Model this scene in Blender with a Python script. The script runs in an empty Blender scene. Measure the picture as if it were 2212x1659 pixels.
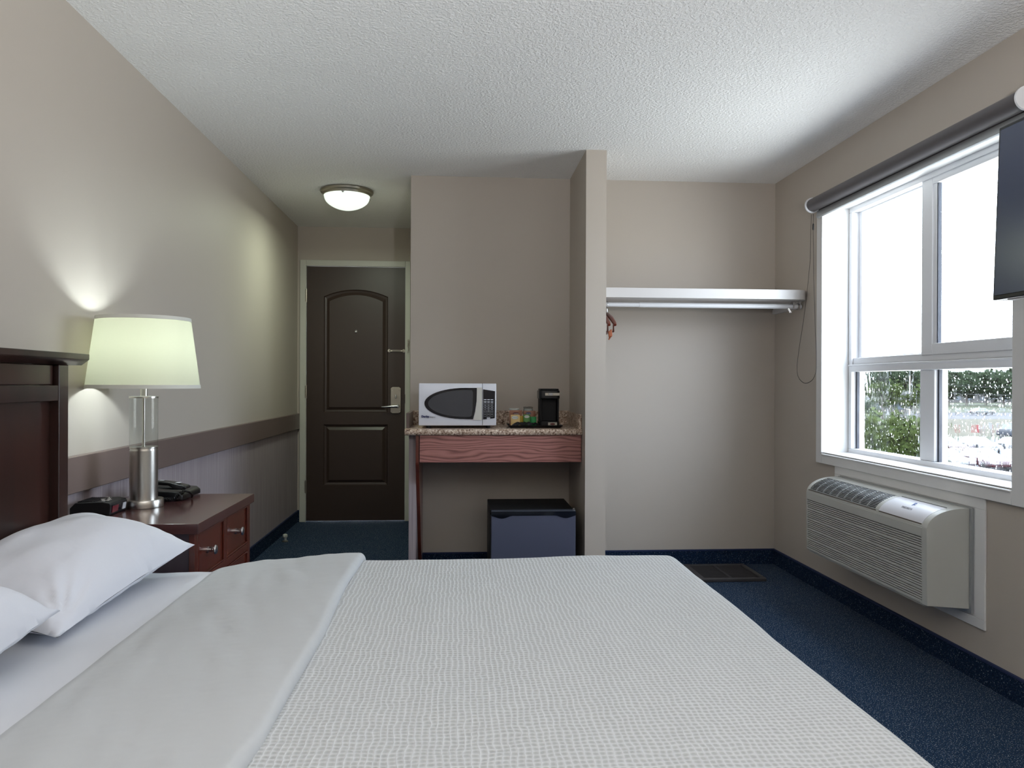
import bpy, bmesh, math, random
from math import sin, cos, pi, radians, hypot, sqrt, exp
from mathutils import Vector, Matrix, noise
S = bpy.context.scene
C = S.collection
random.seed(7)

# ------------------------------------------------------------------ camera
CAM_Z = 1.153
cam = bpy.data.cameras.new('camera')
co = bpy.data.objects.new('camera', cam); C.objects.link(co)
yaw, pitch, roll = 0.07, -0.0012, 0.0038
r0 = Vector((cos(yaw), -sin(yaw), 0)); h0 = Vector((sin(yaw), cos(yaw), 0)); z0 = Vector((0, 0, 1))
fw = h0 * cos(pitch) + z0 * sin(pitch); up = -h0 * sin(pitch) + z0 * cos(pitch)
rt = r0 * cos(roll) + up * sin(roll); u2 = -r0 * sin(roll) + up * cos(roll)
M = Matrix((rt, u2, -fw)).transposed().to_4x4(); M.translation = (0, 0, CAM_Z)
co.matrix_world = M
cam.sensor_fit = 'HORIZONTAL'; cam.sensor_width = 36; cam.lens = 1652.8 / 2212 * 36
cam.clip_start = 0.02; cam.clip_end = 2000
S.camera = co

# ------------------------------------------------------------------ world, daylight, exposure
SKY = 15
GROUND = 10.0
P_HALL = 8.5; P_LAMP = 14; P_FILL = 240; TX, TY, TZ = .45, -.32, 1.42
w = bpy.data.worlds.new('overcast'); S.world = w; w.use_nodes = True
nt = w.node_tree; nt.nodes.clear()
wo = nt.nodes.new('ShaderNodeOutputWorld'); bg = nt.nodes.new('ShaderNodeBackground')
tc = nt.nodes.new('ShaderNodeTexCoord'); sx = nt.nodes.new('ShaderNodeSeparateXYZ'); mr = nt.nodes.new('ShaderNodeMapRange')
mr.inputs[1].default_value = -0.03; mr.inputs[2].default_value = 0.02
mx = nt.nodes.new('ShaderNodeMix'); mx.data_type = 'RGBA'
mx.inputs[6].default_value = (GROUND * 0.98, GROUND, GROUND * 1.0, 1)
mx.inputs[7].default_value = (SKY * 0.86, SKY * 0.96, SKY * 1.12, 1)
nt.links.new(tc.outputs['Generated'], sx.inputs[0]); nt.links.new(sx.outputs[2], mr.inputs[0])
nt.links.new(mr.outputs[0], mx.inputs[0]); nt.links.new(mx.outputs[2], bg.inputs[0]); nt.links.new(bg.outputs[0], wo.inputs[0])
S.view_settings.view_transform = 'Standard'; S.view_settings.look = 'None'
S.view_settings.exposure = 0.0; S.view_settings.gamma = 1; S.view_settings.use_curve_mapping = False
cy = S.cycles
cy.use_denoising = True
cy.max_bounces = 14; cy.diffuse_bounces = 7; cy.glossy_bounces = 4; cy.transmission_bounces = 8; cy.transparent_max_bounces = 12
cy.sample_clamp_indirect = 6.0; cy.caustics_reflective = False; cy.caustics_refractive = False
pl = bpy.data.lights.new('window_portal', 'AREA'); pl.shape = 'RECTANGLE'; pl.size = 1.36; pl.size_y = 1.46
pl.cycles.is_portal = True
po = bpy.data.objects.new('window_portal', pl); C.objects.link(po)
po.location = (2.25, 3.38, 1.452); po.rotation_euler = (0, radians(90), 0)


# ------------------------------------------------------------------ materials
def mat(name, col, rough=0.6, metal=0.0, spec=None, trans=0, ior=None, alpha=None, coat=0, sheen=0):
    m = bpy.data.materials.new(name); m.use_nodes = True
    b = m.node_tree.nodes['Principled BSDF']
    b.inputs['Base Color'].default_value = (*col, 1); b.inputs['Roughness'].default_value = rough
    b.inputs['Metallic'].default_value = metal
    if spec is not None: b.inputs['Specular IOR Level'].default_value = spec
    if trans: b.inputs['Transmission Weight'].default_value = trans
    if ior: b.inputs['IOR'].default_value = ior
    if coat: b.inputs['Coat Weight'].default_value = coat; b.inputs['Coat Roughness'].default_value = 0.15
    if sheen: b.inputs['Sheen Weight'].default_value = sheen
    return m
def N(m, t, **k):
    n = m.node_tree.nodes.new(t)
    for a, v in k.items():
        if a.startswith('i_'):
            key = a[2:]; key = int(key) if key.isdigit() else key.replace('_', ' ')
            n.inputs[key].default_value = v
        else: setattr(n, a, v)
    return n
def L(m, a, b): m.node_tree.links.new(a, b)
def BS(m): return m.node_tree.nodes['Principled BSDF']
def coords(m, scale=(1, 1, 1), kind='Object', rot=(0, 0, 0)):
    t = N(m, 'ShaderNodeTexCoord'); mp = N(m, 'ShaderNodeMapping')
    mp.inputs['Scale'].default_value = scale; mp.inputs['Rotation'].default_value = rot
    L(m, t.outputs[kind], mp.inputs[0]); return mp.outputs[0]
def ramp(m, fac, stops):
    r = N(m, 'ShaderNodeValToRGB'); e = r.color_ramp.elements
    while len(e) < len(stops): e.new(0.5)
    for i, (p, c) in enumerate(stops): e[i].position = p; e[i].color = (*c, 1)
    L(m, fac, r.inputs[0]); return r.outputs[0]
def bump(m, h, strength=0.3, dist=0.002):
    b = N(m, 'ShaderNodeBump'); b.inputs['Strength'].default_value = strength; b.inputs['Distance'].default_value = dist
    L(m, h, b.inputs['Height']); L(m, b.outputs[0], BS(m).inputs['Normal']); return b
def noise_tex(m, vec, scale, detail=2, rough=0.5):
    n = N(m, 'ShaderNodeTexNoise'); n.inputs['Scale'].default_value = scale; n.inputs['Detail'].default_value = detail
    n.inputs['Roughness'].default_value = rough; L(m, vec, n.inputs['Vector']); return n.outputs[0]
def math_(m, op, a, b=None):
    n = N(m, 'ShaderNodeMath', operation=op)
    for i, v in enumerate((a, b)):
        if v is None: continue
        if isinstance(v, (int, float)): n.inputs[i].default_value = v
        else: L(m, v, n.inputs[i])
    return n.outputs[0]

paint = mat('taupe_paint', (0.485, 0.437, 0.385), 0.55, spec=0.35)
v = coords(paint); bump(paint, noise_tex(paint, v, 260, 2), 0.12, 0.001)
ceil_m = mat('stippled_ceiling', (0.92, 0.92, 0.915), 0.9, spec=0.1)
v = coords(ceil_m); n1 = noise_tex(ceil_m, v, 75, 3, 0.6)
bump(ceil_m, ramp(ceil_m, n1, [(0.42, (0, 0, 0)), (0.62, (1, 1, 1))]), 0.55, 0.006)
white_paint = mat('white_trim_paint', (0.78, 0.78, 0.78), 0.4)
white_pvc = mat('white_window_vinyl', (0.80, 0.81, 0.84), 0.35)
jamb_m = mat('cream_jamb_paint', (0.60, 0.60, 0.54), 0.4)
shelf_m = mat('white_shelf_laminate', (0.64, 0.62, 0.615), 0.4)
wallp = mat('striped_wallpaper', (0.2, 0.17, 0.17), 0.6)
v = coords(wallp, (1, 1, 0.01)); n1 = noise_tex(wallp, v, 170, 3, 0.7); v2 = coords(wallp); n2 = noise_tex(wallp, v2, 400, 2)
L(wallp, ramp(wallp, n1, [(0.3, (0.24, 0.20, 0.215)), (0.7, (0.43, 0.375, 0.395))]), BS(wallp).inputs['Base Color'])
bump(wallp, n2, 0.2, 0.001)
rail_m = mat('taupe_brown_rail_paint', (0.165, 0.120, 0.110), 0.38)
carpet = mat('blue_speckled_carpet', (0.01, 0.03, 0.06), 0.95, spec=0.05, sheen=0.04)
def carpet_nodes(m, dark, mid, speck, thr=0.69):
    v = coords(m); n1 = noise_tex(m, v, 230, 1); n2 = noise_tex(m, v, 250, 1); n3 = noise_tex(m, v, 3, 2)
    c1 = ramp(m, n1, [(0.35, dark), (0.65, mid)])
    f = ramp(m, n2, [(thr, (0, 0, 0)), (thr + 0.05, (1, 1, 1))])
    mixn = N(m, 'ShaderNodeMix', data_type='RGBA'); L(m, f, mixn.inputs[0]); L(m, c1, mixn.inputs[6]); mixn.inputs[7].default_value = (*speck, 1)
    L(m, mixn.outputs[2], BS(m).inputs['Base Color']); bump(m, n1, 0.5, 0.004)
carpet_nodes(carpet, (0.0035, 0.013, 0.034), (0.012, 0.038, 0.088), (0.40, 0.44, 0.47), 0.635)
carpet_b = mat('blue_carpet_base', (0.01, 0.02, 0.05), 0.95, spec=0.1)
carpet_nodes(carpet_b, (0.003, 0.009, 0.026), (0.012, 0.03, 0.07), (0.28, 0.33, 0.38), 0.67)
binding = mat('navy_binding_tape', (0.008, 0.02, 0.075), 0.8)

def wood(name, dark, light, scale=(1, 1, 1), rough=0.25, s=9, coat=0.3, dist=3.0):
    m = mat(name, light, rough, coat=coat)
    v = coords(m, scale); n1 = noise_tex(m, v, s, 5, 0.6)
    L(m, ramp(m, n1, [(0.3, dark), (0.7, light)]), BS(m).inputs['Base Color']); bump(m, n1, 0.06, 0.001)
    return m
wood_dark = wood('dark_espresso_wood', (0.010, 0.005, 0.004), (0.035, 0.013, 0.010), (1, 1, 0.12), 0.30)
wood_panel = wood('espresso_panel_wood', (0.012, 0.006, 0.005), (0.045, 0.014, 0.009), (1, 1, 0.12), 0.28, 6)
wood_cherry = wood('dark_cherry_wood', (0.055, 0.010, 0.005), (0.125, 0.026, 0.015), (1, 1, 0.2), 0.22, 8, 0.4)
wood_top = wood('worn_dark_cherry_top', (0.045, 0.014, 0.013), (0.095, 0.036, 0.034), (0.15, 1, 1), 0.2, 8, 0.5)
wood_side = wood('dark_side_wood', (0.02, 0.012, 0.018), (0.055, 0.03, 0.04), (1, 1, 0.15), 0.3, 8)
oak = mat('reddish_oak_laminate', (0.2, 0.08, 0.06), 0.42)
v = coords(oak, (1.3, 1, 7)); nn = noise_tex(oak, v, 1.7, 2, 0.5)
sz = N(oak, 'ShaderNodeSeparateXYZ'); L(oak, coords(oak), sz.inputs[0])
ph_ = math_(oak, 'ADD', math_(oak, 'MULTIPLY', sz.outputs[2], 330.0), math_(oak, 'MULTIPLY', nn, 46.0))
sn2 = math_(oak, 'ADD', math_(oak, 'MULTIPLY', math_(oak, 'SINE', ph_), 0.5), 0.5)
fine = noise_tex(oak, coords(oak, (6, 1, 240)), 3.0, 3, 0.7)
mixv = math_(oak, 'ADD', math_(oak, 'MULTIPLY', sn2, 0.6), math_(oak, 'MULTIPLY', fine, 0.5))
L(oak, ramp(oak, mixv, [(0.15, (0.13, 0.048, 0.040)), (0.45, (0.34, 0.14, 0.12)), (0.9, (0.43, 0.19, 0.165))]), BS(oak).inputs['Base Color'])
door_m = mat('dark_brown_door_paint', (0.046, 0.028, 0.022), 0.38)
v = coords(door_m, (1, 1, 0.08)); bump(door_m, noise_tex(door_m, v, 90, 3), 0.12, 0.001)
granite = mat('speckled_granite_laminate', (0.5, 0.4, 0.3), 0.22)
v = coords(granite); n1 = noise_tex(granite, v, 95, 4, 0.75); n2 = noise_tex(granite, v, 45, 3, 0.6)
g1 = ramp(granite, n1, [(0.36, (0.06, 0.035, 0.03)), (0.43, (0.33, 0.21, 0.15)), (0.50, (0.62, 0.48, 0.37)), (0.62, (0.85, 0.74, 0.63))])
g2 = ramp(granite, n2, [(0.35, (0.30, 0.20, 0.12)), (0.6, (1, 1, 1))])
gm = N(granite, 'ShaderNodeMix', data_type='RGBA', blend_type='MULTIPLY'); gm.inputs[0].default_value = 0.55
L(granite, g1, gm.inputs[6]); L(granite, g2, gm.inputs[7]); L(granite, gm.outputs[2], BS(granite).inputs['Base Color'])

linen = mat('white_cotton_sheet', (0.49, 0.51, 0.525), 0.85, spec=0.15, sheen=0.1)
v = coords(linen); bump(linen, noise_tex(linen, v, 7, 3, 0.55), 0.22, 0.03)
linen2 = mat('white_pillowcase_cotton', (0.68, 0.70, 0.76), 0.85, spec=0.15, sheen=0.1)
v = coords(linen2); bump(linen2, noise_tex(linen2, v, 9, 3, 0.5), 0.2, 0.02)
quilt = mat('white_waffle_bedspread', (0.74, 0.755, 0.75), 0.85, spec=0.15, sheen=0.1)
tcq = N(quilt, 'ShaderNodeTexCoord'); nq = N(quilt, 'ShaderNodeTexNoise'); nq.inputs['Scale'].default_value = 22; nq.inputs['Detail'].default_value = 3
L(quilt, tcq.outputs['UV'], nq.inputs['Vector'])
wq = N(quilt, 'ShaderNodeMix', data_type='RGBA', blend_type='LINEAR_LIGHT'); wq.inputs[0].default_value = 0.007
L(quilt, tcq.outputs['UV'], wq.inputs[6]); L(quilt, nq.outputs['Color'], wq.inputs[7])
sq = N(quilt, 'ShaderNodeSeparateXYZ'); L(quilt, wq.outputs[2], sq.inputs[0])
cu = math_(quilt, 'MULTIPLY', sq.outputs[0], pi / 0.0108); cv = math_(quilt, 'MULTIPLY', sq.outputs[1], pi / 0.0116)
su = math_(quilt, 'ABSOLUTE', math_(quilt, 'SINE', cu)); sv = math_(quilt, 'ABSOLUTE', math_(quilt, 'SINE', cv))
pil = math_(quilt, 'POWER', math_(quilt, 'MULTIPLY', su, sv), 0.7)
inv = math_(quilt, 'SUBTRACT', 1.0, pil)
bump(quilt, inv, 0.55, 0.0035)
L(quilt, ramp(quilt, inv, [(0.1, (0.40, 0.415, 0.42)), (0.75, (0.60, 0.62, 0.635))]), BS(quilt).inputs['Base Color'])  # cell hollows darkened in the colour, standing in for shade between ridges

steel = mat('brushed_nickel', (0.52, 0.50, 0.46), 0.28, 1)
v = coords(steel, (1, 1, 40)); bump(steel, noise_tex(steel, v, 30, 2), 0.08, 0.0005)
chrome = mat('satin_silver_metal', (0.62, 0.62, 0.63), 0.25, 1)
pewter = mat('aged_nickel', (0.42, 0.39, 0.33), 0.32, 1)
glass = mat('clear_glass', (1, 1, 1), 0.02, trans=1, ior=1.1)
def thin_glass(name, tint, gloss=0.08, rough=0.0):
    m = bpy.data.materials.new(name); m.use_nodes = True; t = m.node_tree; t.nodes.clear()
    o = t.nodes.new('ShaderNodeOutputMaterial'); a = t.nodes.new('ShaderNodeBsdfTransparent'); a.inputs[0].default_value = (*tint, 1)
    g = t.nodes.new('ShaderNodeBsdfGlossy'); g.inputs['Roughness'].default_value = rough
    lw = t.nodes.new('ShaderNodeLayerWeight'); pw_ = t.nodes.new('ShaderNodeMath'); pw_.operation = 'POWER'; pw_.inputs[1].default_value = 5
    fr = t.nodes.new('ShaderNodeMath'); fr.operation = 'MULTIPLY_ADD'; fr.inputs[1].default_value = .9; fr.inputs[2].default_value = .035
    t.links.new(lw.outputs['Facing'], pw_.inputs[0]); t.links.new(pw_.outputs[0], fr.inputs[0])
    mxx = t.nodes.new('ShaderNodeMixShader'); t.links.new(fr.outputs[0], mxx.inputs[0])
    t.links.new(a.outputs[0], mxx.inputs[1]); t.links.new(g.outputs[0], mxx.inputs[2]); t.links.new(mxx.outputs[0], o.inputs[0])
    return m
pane_m = thin_glass('window_glass', (0.96, 0.98, 0.98))
tube_m = thin_glass('lamp_tube_glass', (0.93, 0.95, 0.94))
def wet_glass(name, fac, streak):
    m = thin_glass(name, (0.96, 0.98, 0.98)); t = m.node_tree
    o = [n for n in t.nodes if n.type == 'OUTPUT_MATERIAL'][0]; base = o.inputs[0].links[0].from_socket
    rf = t.nodes.new('ShaderNodeBsdfRefraction'); rf.inputs['IOR'].default_value = 1.014; rf.inputs['Roughness'].default_value = 0.0
    tcn = t.nodes.new('ShaderNodeTexCoord'); mp = t.nodes.new('ShaderNodeMapping'); mp.inputs['Scale'].default_value = streak
    n1 = t.nodes.new('ShaderNodeTexNoise'); n1.inputs['Scale'].default_value = 60; n1.inputs['Detail'].default_value = 3
    bp = t.nodes.new('ShaderNodeBump'); bp.inputs['Strength'].default_value = 0.9; bp.inputs['Distance'].default_value = 0.002
    n2 = t.nodes.new('ShaderNodeTexNoise'); n2.inputs['Scale'].default_value = 45; n2.inputs['Detail'].default_value = 2
    r = t.nodes.new('ShaderNodeValToRGB'); r.color_ramp.elements[0].position = 0.46; r.color_ramp.elements[1].position = 0.58
    mu = t.nodes.new('ShaderNodeMath'); mu.operation = 'MULTIPLY'; mu.inputs[1].default_value = fac
    ms = t.nodes.new('ShaderNodeMixShader')
    L_ = t.links.new
    L_(tcn.outputs['Object'], mp.inputs[0]); L_(mp.outputs[0], n1.inputs[0]); L_(mp.outputs[0], n2.inputs[0])
    L_(n1.outputs[0], bp.inputs['Height']); L_(bp.outputs[0], rf.inputs['Normal']); L_(n2.outputs[0], r.inputs[0])
    L_(r.outputs[0], mu.inputs[0]); L_(mu.outputs[0], ms.inputs[0]); L_(base, ms.inputs[1]); L_(rf.outputs[0], ms.inputs[2]); L_(ms.outputs[0], o.inputs[0])
    return m
wet_m = wet_glass('rain_streaked_glass', 0.6, (1, 1, 0.18))
wet2_m = wet_glass('rain_blurred_glass', 0.85, (1, 1, 0.4))
drop_m = mat('rain_drop', (1, 1, 1), 0.0, trans=1, ior=1.33)
screen_m = bpy.data.materials.new('insect_screen_mesh'); screen_m.use_nodes = True
t = screen_m.node_tree; t.nodes.clear()
o = t.nodes.new('ShaderNodeOutputMaterial'); a = t.nodes.new('ShaderNodeBsdfTransparent'); d = t.nodes.new('ShaderNodeBsdfDiffuse'); d.inputs[0].default_value = (0.25, 0.27, 0.32, 1)
tcn = t.nodes.new('ShaderNodeTexCoord'); mp = t.nodes.new('ShaderNodeMapping'); mp.inputs['Rotation'].default_value = (radians(40), 0, 0)
wv1 = t.nodes.new('ShaderNodeTexWave'); wv1.bands_direction = 'Z'; wv1.inputs['Scale'].default_value = 38; wv1.inputs['Distortion'].default_value = 0.6
mu = t.nodes.new('ShaderNodeMapRange'); mu.inputs[3].default_value = 0.03; mu.inputs[4].default_value = 0.22
ms = t.nodes.new('ShaderNodeMixShader')
t.links.new(tcn.outputs['Object'], mp.inputs[0]); t.links.new(mp.outputs[0], wv1.inputs[0]); t.links.new(wv1.outputs['Fac'], mu.inputs[0]); t.links.new(mu.outputs[0], ms.inputs[0])
t.links.new(a.outputs[0], ms.inputs[1]); t.links.new(d.outputs[0], ms.inputs[2]); t.links.new(ms.outputs[0], o.inputs[0])

black_pl = mat('black_plastic', (0.006, 0.006, 0.008), 0.28, spec=0.35)
black_soft = mat('matte_black_plastic', (0.007, 0.007, 0.008), 0.5, spec=0.25)
navy_rub = mat('dark_gasket', (0.03, 0.035, 0.05), 0.6)
fridge_m = mat('dark_steel_fridge_door', (0.15, 0.165, 0.245), 0.38, 0.7)
blind_m = mat('charcoal_blind_fabric', (0.055, 0.047, 0.052), 0.55, sheen=0.2)
alu = mat('grey_aluminium', (0.45, 0.47, 0.48), 0.35, 0.5)
mw_white = mat('white_microwave_plastic', (0.70, 0.71, 0.77), 0.22, coat=0.3)
mw_cream = mat('cream_handle_plastic', (0.60, 0.58, 0.53), 0.3)
mw_glass = mat('smoked_window_glass', (0.055, 0.057, 0.066), 0.08, spec=0.6)
mw_band = mat('gloss_black_glass', (0.006, 0.007, 0.012), 0.06, spec=0.6)
key_m = mat('printed_silver', (0.55, 0.56, 0.60), 0.5)
ink_navy = mat('navy_print', (0.01, 0.02, 0.10), 0.5)
ink_grey = mat('grey_print', (0.25, 0.25, 0.28), 0.5)
ink_blue = mat('blue_print', (0.08, 0.16, 0.42), 0.5)
ac_m = mat('off_white_appliance_plastic', (0.50, 0.505, 0.475), 0.35)
ac_lid = mat('pale_grey_control_lid', (0.66, 0.66, 0.70), 0.3)
ac_dark = mat('dark_vent_void', (0.05, 0.045, 0.04), 0.8)
ac_brown = mat('brown_grille_recess', (0.10, 0.075, 0.06), 0.8)
cardboard_b = mat('brown_sachet_paper', (0.22, 0.075, 0.03), 0.4)
tea_y = mat('yellow_tea_sachet', (0.62, 0.42, 0.16), 0.45)
tea_g = mat('green_tea_sachet', (0.06, 0.20, 0.03), 0.45)
tea_yd = mat('golden_card', (0.45, 0.30, 0.02), 0.5)
tea_gd = mat('emerald_card', (0.01, 0.28, 0.06), 0.5)
label_w = mat('cream_label', (0.65, 0.66, 0.58), 0.5)
cup_w = mat('white_foam_cup', (0.60, 0.62, 0.56), 0.5)
wrap_m = thin_glass('clear_wrap', (0.75, 0.77, 0.78), rough=0.15)
maroon = mat('maroon_print', (0.10, 0.015, 0.015), 0.5)
silver_lbl = mat('silver_badge', (0.45, 0.42, 0.36), 0.35, 0.6)
lcd_red = mat('dim_red_display', (0.16, 0.012, 0.03), 0.15)
tv_m = mat('tv_screen_glass', (0.030, 0.045, 0.095), 0.25, spec=0.9)  # blue of the coating's reflection is put into the base colour
tv_f = mat('tv_black_bezel', (0.006, 0.007, 0.010), 0.3)
hanger_m = wood('red_brown_hanger_wood', (0.08, 0.015, 0.008), (0.16, 0.035, 0.018), (1, 1, 1), 0.3)
orange_m = mat('orange_brown_cloth', (0.33, 0.09, 0.03), 0.7)
vent_m = mat('dark_painted_grille', (0.05, 0.047, 0.05), 0.5, spec=.3)
shade_m = bpy.data.materials.new('cream_lampshade_fabric'); shade_m.use_nodes = True
t = shade_m.node_tree; t.nodes.clear(); o = t.nodes.new('ShaderNodeOutputMaterial')
d = t.nodes.new('ShaderNodeBsdfDiffuse'); d.inputs[0].default_value = (0.80, 0.80, 0.66, 1)
tr = t.nodes.new('ShaderNodeBsdfTranslucent'); tr.inputs[0].default_value = (0.26, 0.26, 0.178, 1)
ms = t.nodes.new('ShaderNodeMixShader'); ms.inputs[0].default_value = 0.5
t.links.new(d.outputs[0], ms.inputs[1]); t.links.new(tr.outputs[0], ms.inputs[2]); t.links.new(ms.outputs[0], o.inputs[0])
trim_fab = mat('white_shade_binding', (0.66, 0.66, 0.60), 0.8)
dome_m = bpy.data.materials.new('frosted_dome_glass'); dome_m.use_nodes = True
b = BS(dome_m); b.inputs['Base Color'].default_value = (0.9, 0.95, 0.9, 1); b.inputs['Roughness'].default_value = 0.4
b.inputs['Emission Color'].default_value = (0.86, 1.0, 0.88, 1); b.inputs['Emission Strength'].default_value = .92
bulb_m = bpy.data.materials.new('lit_bulb'); bulb_m.use_nodes = True
b = BS(bulb_m); b.inputs['Emission Color'].default_value = (0.80, 0.98, 1.0, 1); b.inputs['Emission Strength'].default_value = 6

# ------------------------------------------------------------------ geometry helpers
OFF = {}
class MB:
    def __init__(s): s.b = bmesh.new()
    def box(s, x0, x1, y0, y1, z0, z1):
        vs = [s.b.verts.new((x, y, z)) for x in (x0, x1) for y in (y0, y1) for z in (z0, z1)]
        for f in ((0, 1, 3, 2), (4, 6, 7, 5), (0, 4, 5, 1), (2, 3, 7, 6), (0, 2, 6, 4), (1, 5, 7, 3)): s.b.faces.new([vs[i] for i in f])
        return s
    def prism(s, pts, lo, hi, axis='y'):
        # polygon pts in the plane normal to axis
        def P(a, b, c): return {'x': (c, a, b), 'y': (a, c, b), 'z': (a, b, c)}[axis]
        A = [s.b.verts.new(P(a, b, lo)) for a, b in pts]; B = [s.b.verts.new(P(a, b, hi)) for a, b in pts]
        n = len(pts); s.b.faces.new(A); s.b.faces.new(B[::-1])
        for i in range(n): s.b.faces.new([A[i], B[i], B[(i + 1) % n], A[(i + 1) % n]])
        return s
    def lathe(s, prof, c=(0, 0, 0), seg=40, axis='z', cap=True):
        rings = []
        for r, h in prof:
            ring = []
            for k in range(seg):
                a = 2 * pi * k / seg; p = (r * cos(a), r * sin(a), h)
                if axis == 'y': p = (p[0], p[2], p[1])
                if axis == 'x': p = (p[2], p[0], p[1])
                ring.append(s.b.verts.new((c[0] + p[0], c[1] + p[1], c[2] + p[2])))
            rings.append(ring)
        for A, B in zip(rings, rings[1:]):
            for k in range(seg): s.b.faces.new([A[k], A[(k + 1) % seg], B[(k + 1) % seg], B[k]])
        if cap:
            s.b.faces.new(rings[0][::-1]); s.b.faces.new(rings[-1])
        return s
    def tube(s, pts, r, seg=10, closed=False):
        pts = [Vector(p) for p in pts]; n = len(pts); rings = []; up = Vector((0, 0, 1))
        for i, p in enumerate(pts):
            if closed: d = pts[(i + 1) % n] - pts[i - 1]
            else: d = pts[min(i + 1, n - 1)] - pts[max(i - 1, 0)]
            d.normalize(); u = d.cross(up)
            if u.length < 0.1: u = d.cross(Vector((1, 0, 0)))
            u.normalize(); w_ = d.cross(u); rr = r[i] if isinstance(r, (list, tuple)) else r
            rings.append([s.b.verts.new(p + (u * cos(2 * pi * k / seg) + w_ * sin(2 * pi * k / seg)) * rr) for k in range(seg)])
        for i in range(n if closed else n - 1):
            A, B = rings[i], rings[(i + 1) % n]
            for k in range(seg): s.b.faces.new([A[k], A[(k + 1) % seg], B[(k + 1) % seg], B[k]])
        if not closed: s.b.faces.new(rings[0][::-1]); s.b.faces.new(rings[-1])
        return s
    def ball(s, c, r, sub=2, sc=(1, 1, 1)):
        g = bmesh.ops.create_icosphere(s.b, subdivisions=sub, radius=r)
        for v in g['verts']: v.co = Vector((v.co.x * sc[0], v.co.y * sc[1], v.co.z * sc[2])) + Vector(c)
        return s
    def xf(s, m, start=0):
        s.b.verts.ensure_lookup_table()
        for v in s.b.verts[start:]: v.co = m @ v.co
        return s
    def n(s): return len(s.b.verts)
def root_off(p): return OFF.get(p.name, Vector((0, 0, 0))) if p else Vector((0, 0, 0))
def tag(o, label=None, cat=None, group=None, kind=None):
    if label: o['label'] = label
    if cat: o['category'] = cat
    if group: o['group'] = group
    if kind: o['kind'] = kind
    return o
def obj(name, mb, m, parent=None, bev=0, smooth=False, seg=2, world=True, label=None, loc=None, auto=35):
    """links one mesh object; coordinates in mb are world coordinates unless world=False"""
    me = bpy.data.meshes.new(name)
    if isinstance(mb, MB):
        bmesh.ops.recalc_face_normals(mb.b, faces=mb.b.faces[:])
        off = root_off(parent)
        if parent is None and loc is not None: off = Vector(loc)
        if world and off.length > 0:
            for v in mb.b.verts: v.co -= off
        mb.b.to_mesh(me); mb.b.free()
    else: me = mb
    me.materials.append(m)
    o = bpy.data.objects.new(name, me); C.objects.link(o)
    if parent: o.parent = parent; OFF[o.name] = root_off(parent)
    elif loc is not None: o.location = loc; OFF[o.name] = Vector(loc)
    if bev:
        b = o.modifiers.new('bevel', 'BEVEL'); b.width = bev; b.segments = seg; b.limit_method = 'ANGLE'; b.angle_limit = radians(40)
    if smooth or bev:
        for p in me.polygons: p.use_smooth = True
        me.set_sharp_from_angle(angle=radians(auto)) if not bev else None
        if bev:
            wn = o.modifiers.new('wn', 'WEIGHTED_NORMAL'); wn.keep_sharp = True
    if label: o['label'] = label
    return o
def thing(name, label, cat, loc, group=None, kind=None, rotz=0):
    o = bpy.data.objects.new(name, None); C.objects.link(o); o.location = loc; o.rotation_euler = (0, 0, rotz)
    o.empty_display_size = 0.05
    OFF[o.name] = Vector(loc); tag(o, label, cat, group, kind); return o
def dup(o, parent=None):
    c = o.copy(); C.objects.link(c)
    if parent is not None: c.parent = parent
    for ch in [x for x in bpy.data.objects if x.parent == o]: dup(ch, c)
    return c
def text_mesh(s, size, extrude=0.0004, shear=0, bold=0):
    cu_ = bpy.data.curves.new('txt', 'FONT'); cu_.body = s; cu_.size = size; cu_.extrude = extrude; cu_.align_x = 'CENTER'; cu_.align_y = 'CENTER'; cu_.shear = shear; cu_.offset = bold
    t_ = bpy.data.objects.new('txt', cu_); C.objects.link(t_)
    bpy.context.view_layer.update()
    me = bpy.data.meshes.new_from_object(t_.evaluated_get(bpy.context.evaluated_depsgraph_get()))
    bpy.data.objects.remove(t_); return me
def text_part(name, s, size, m, parent, mtx, **k):
    """mtx maps text plane (x right, y up, z out) into world space"""
    me = text_mesh(s, size, **k); me.transform(Matrix.Translation(-root_off(parent)) @ mtx); me.materials.clear()
    return obj(name, me, m, parent)
def frame(o, x, y, z=None):
    """matrix with columns x, y, x cross y and origin o"""
    x = Vector(x).normalized(); y = Vector(y).normalized(); z = x.cross(y)
    m = Matrix((x, y, z)).transposed().to_4x4(); m.translation = o; return m
def struct(name, mb, m, bev=0, **k):
    o = obj(name, mb, m, None, bev, **k); o['kind'] = 'structure'; return o

# ------------------------------------------------------------------ room shell
XL, XR, YD, YN, YP, ZC = -1.327, 2.027, 6.427, 4.786, 4.176, 2.44
PX1, PX2, NX, HB, YB = 0.698, 0.812, -0.298, 0.097, -2.3
struct('floor', MB().box(XL - .1, XR + .2, YB - .1, YD + .9, -0.1, 0), carpet)
struct('ceiling', MB().box(XL - .1, XR + .24, YB - .1, YD + .1, ZC, ZC + .1), ceil_m)
struct('wall_left', MB().box(XL - .1, XL, YB - .1, YD + .1, 0, ZC), paint)
struct('trim_wainscot', MB().box(XL, XL + .004, YB, YD, HB, .775), wallp)
struct('trim_chair_rail', MB().box(XL, XL + .024, YB, YD, .77, .897), rail_m, 0.004)
struct('wall_rear', MB().box(XL - .1, XR + .24, YB - .1, YB, 0, ZC), paint)
# right wall with the window opening
W0, W1, WZ0, WZ1 = 2.655, 4.106, .773, 2.13
wr = MB()
wr.box(XR, XR + .22, YB - .1, W0, 0, ZC)
wr.box(XR, XR + .22, W1, YN + .2, 0, ZC)
wr.box(XR, XR + .22, W0, W1, 0, WZ0); wr.box(XR, XR + .22, W0, W1, WZ1, ZC)
struct('wall_right', wr, paint)
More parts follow.
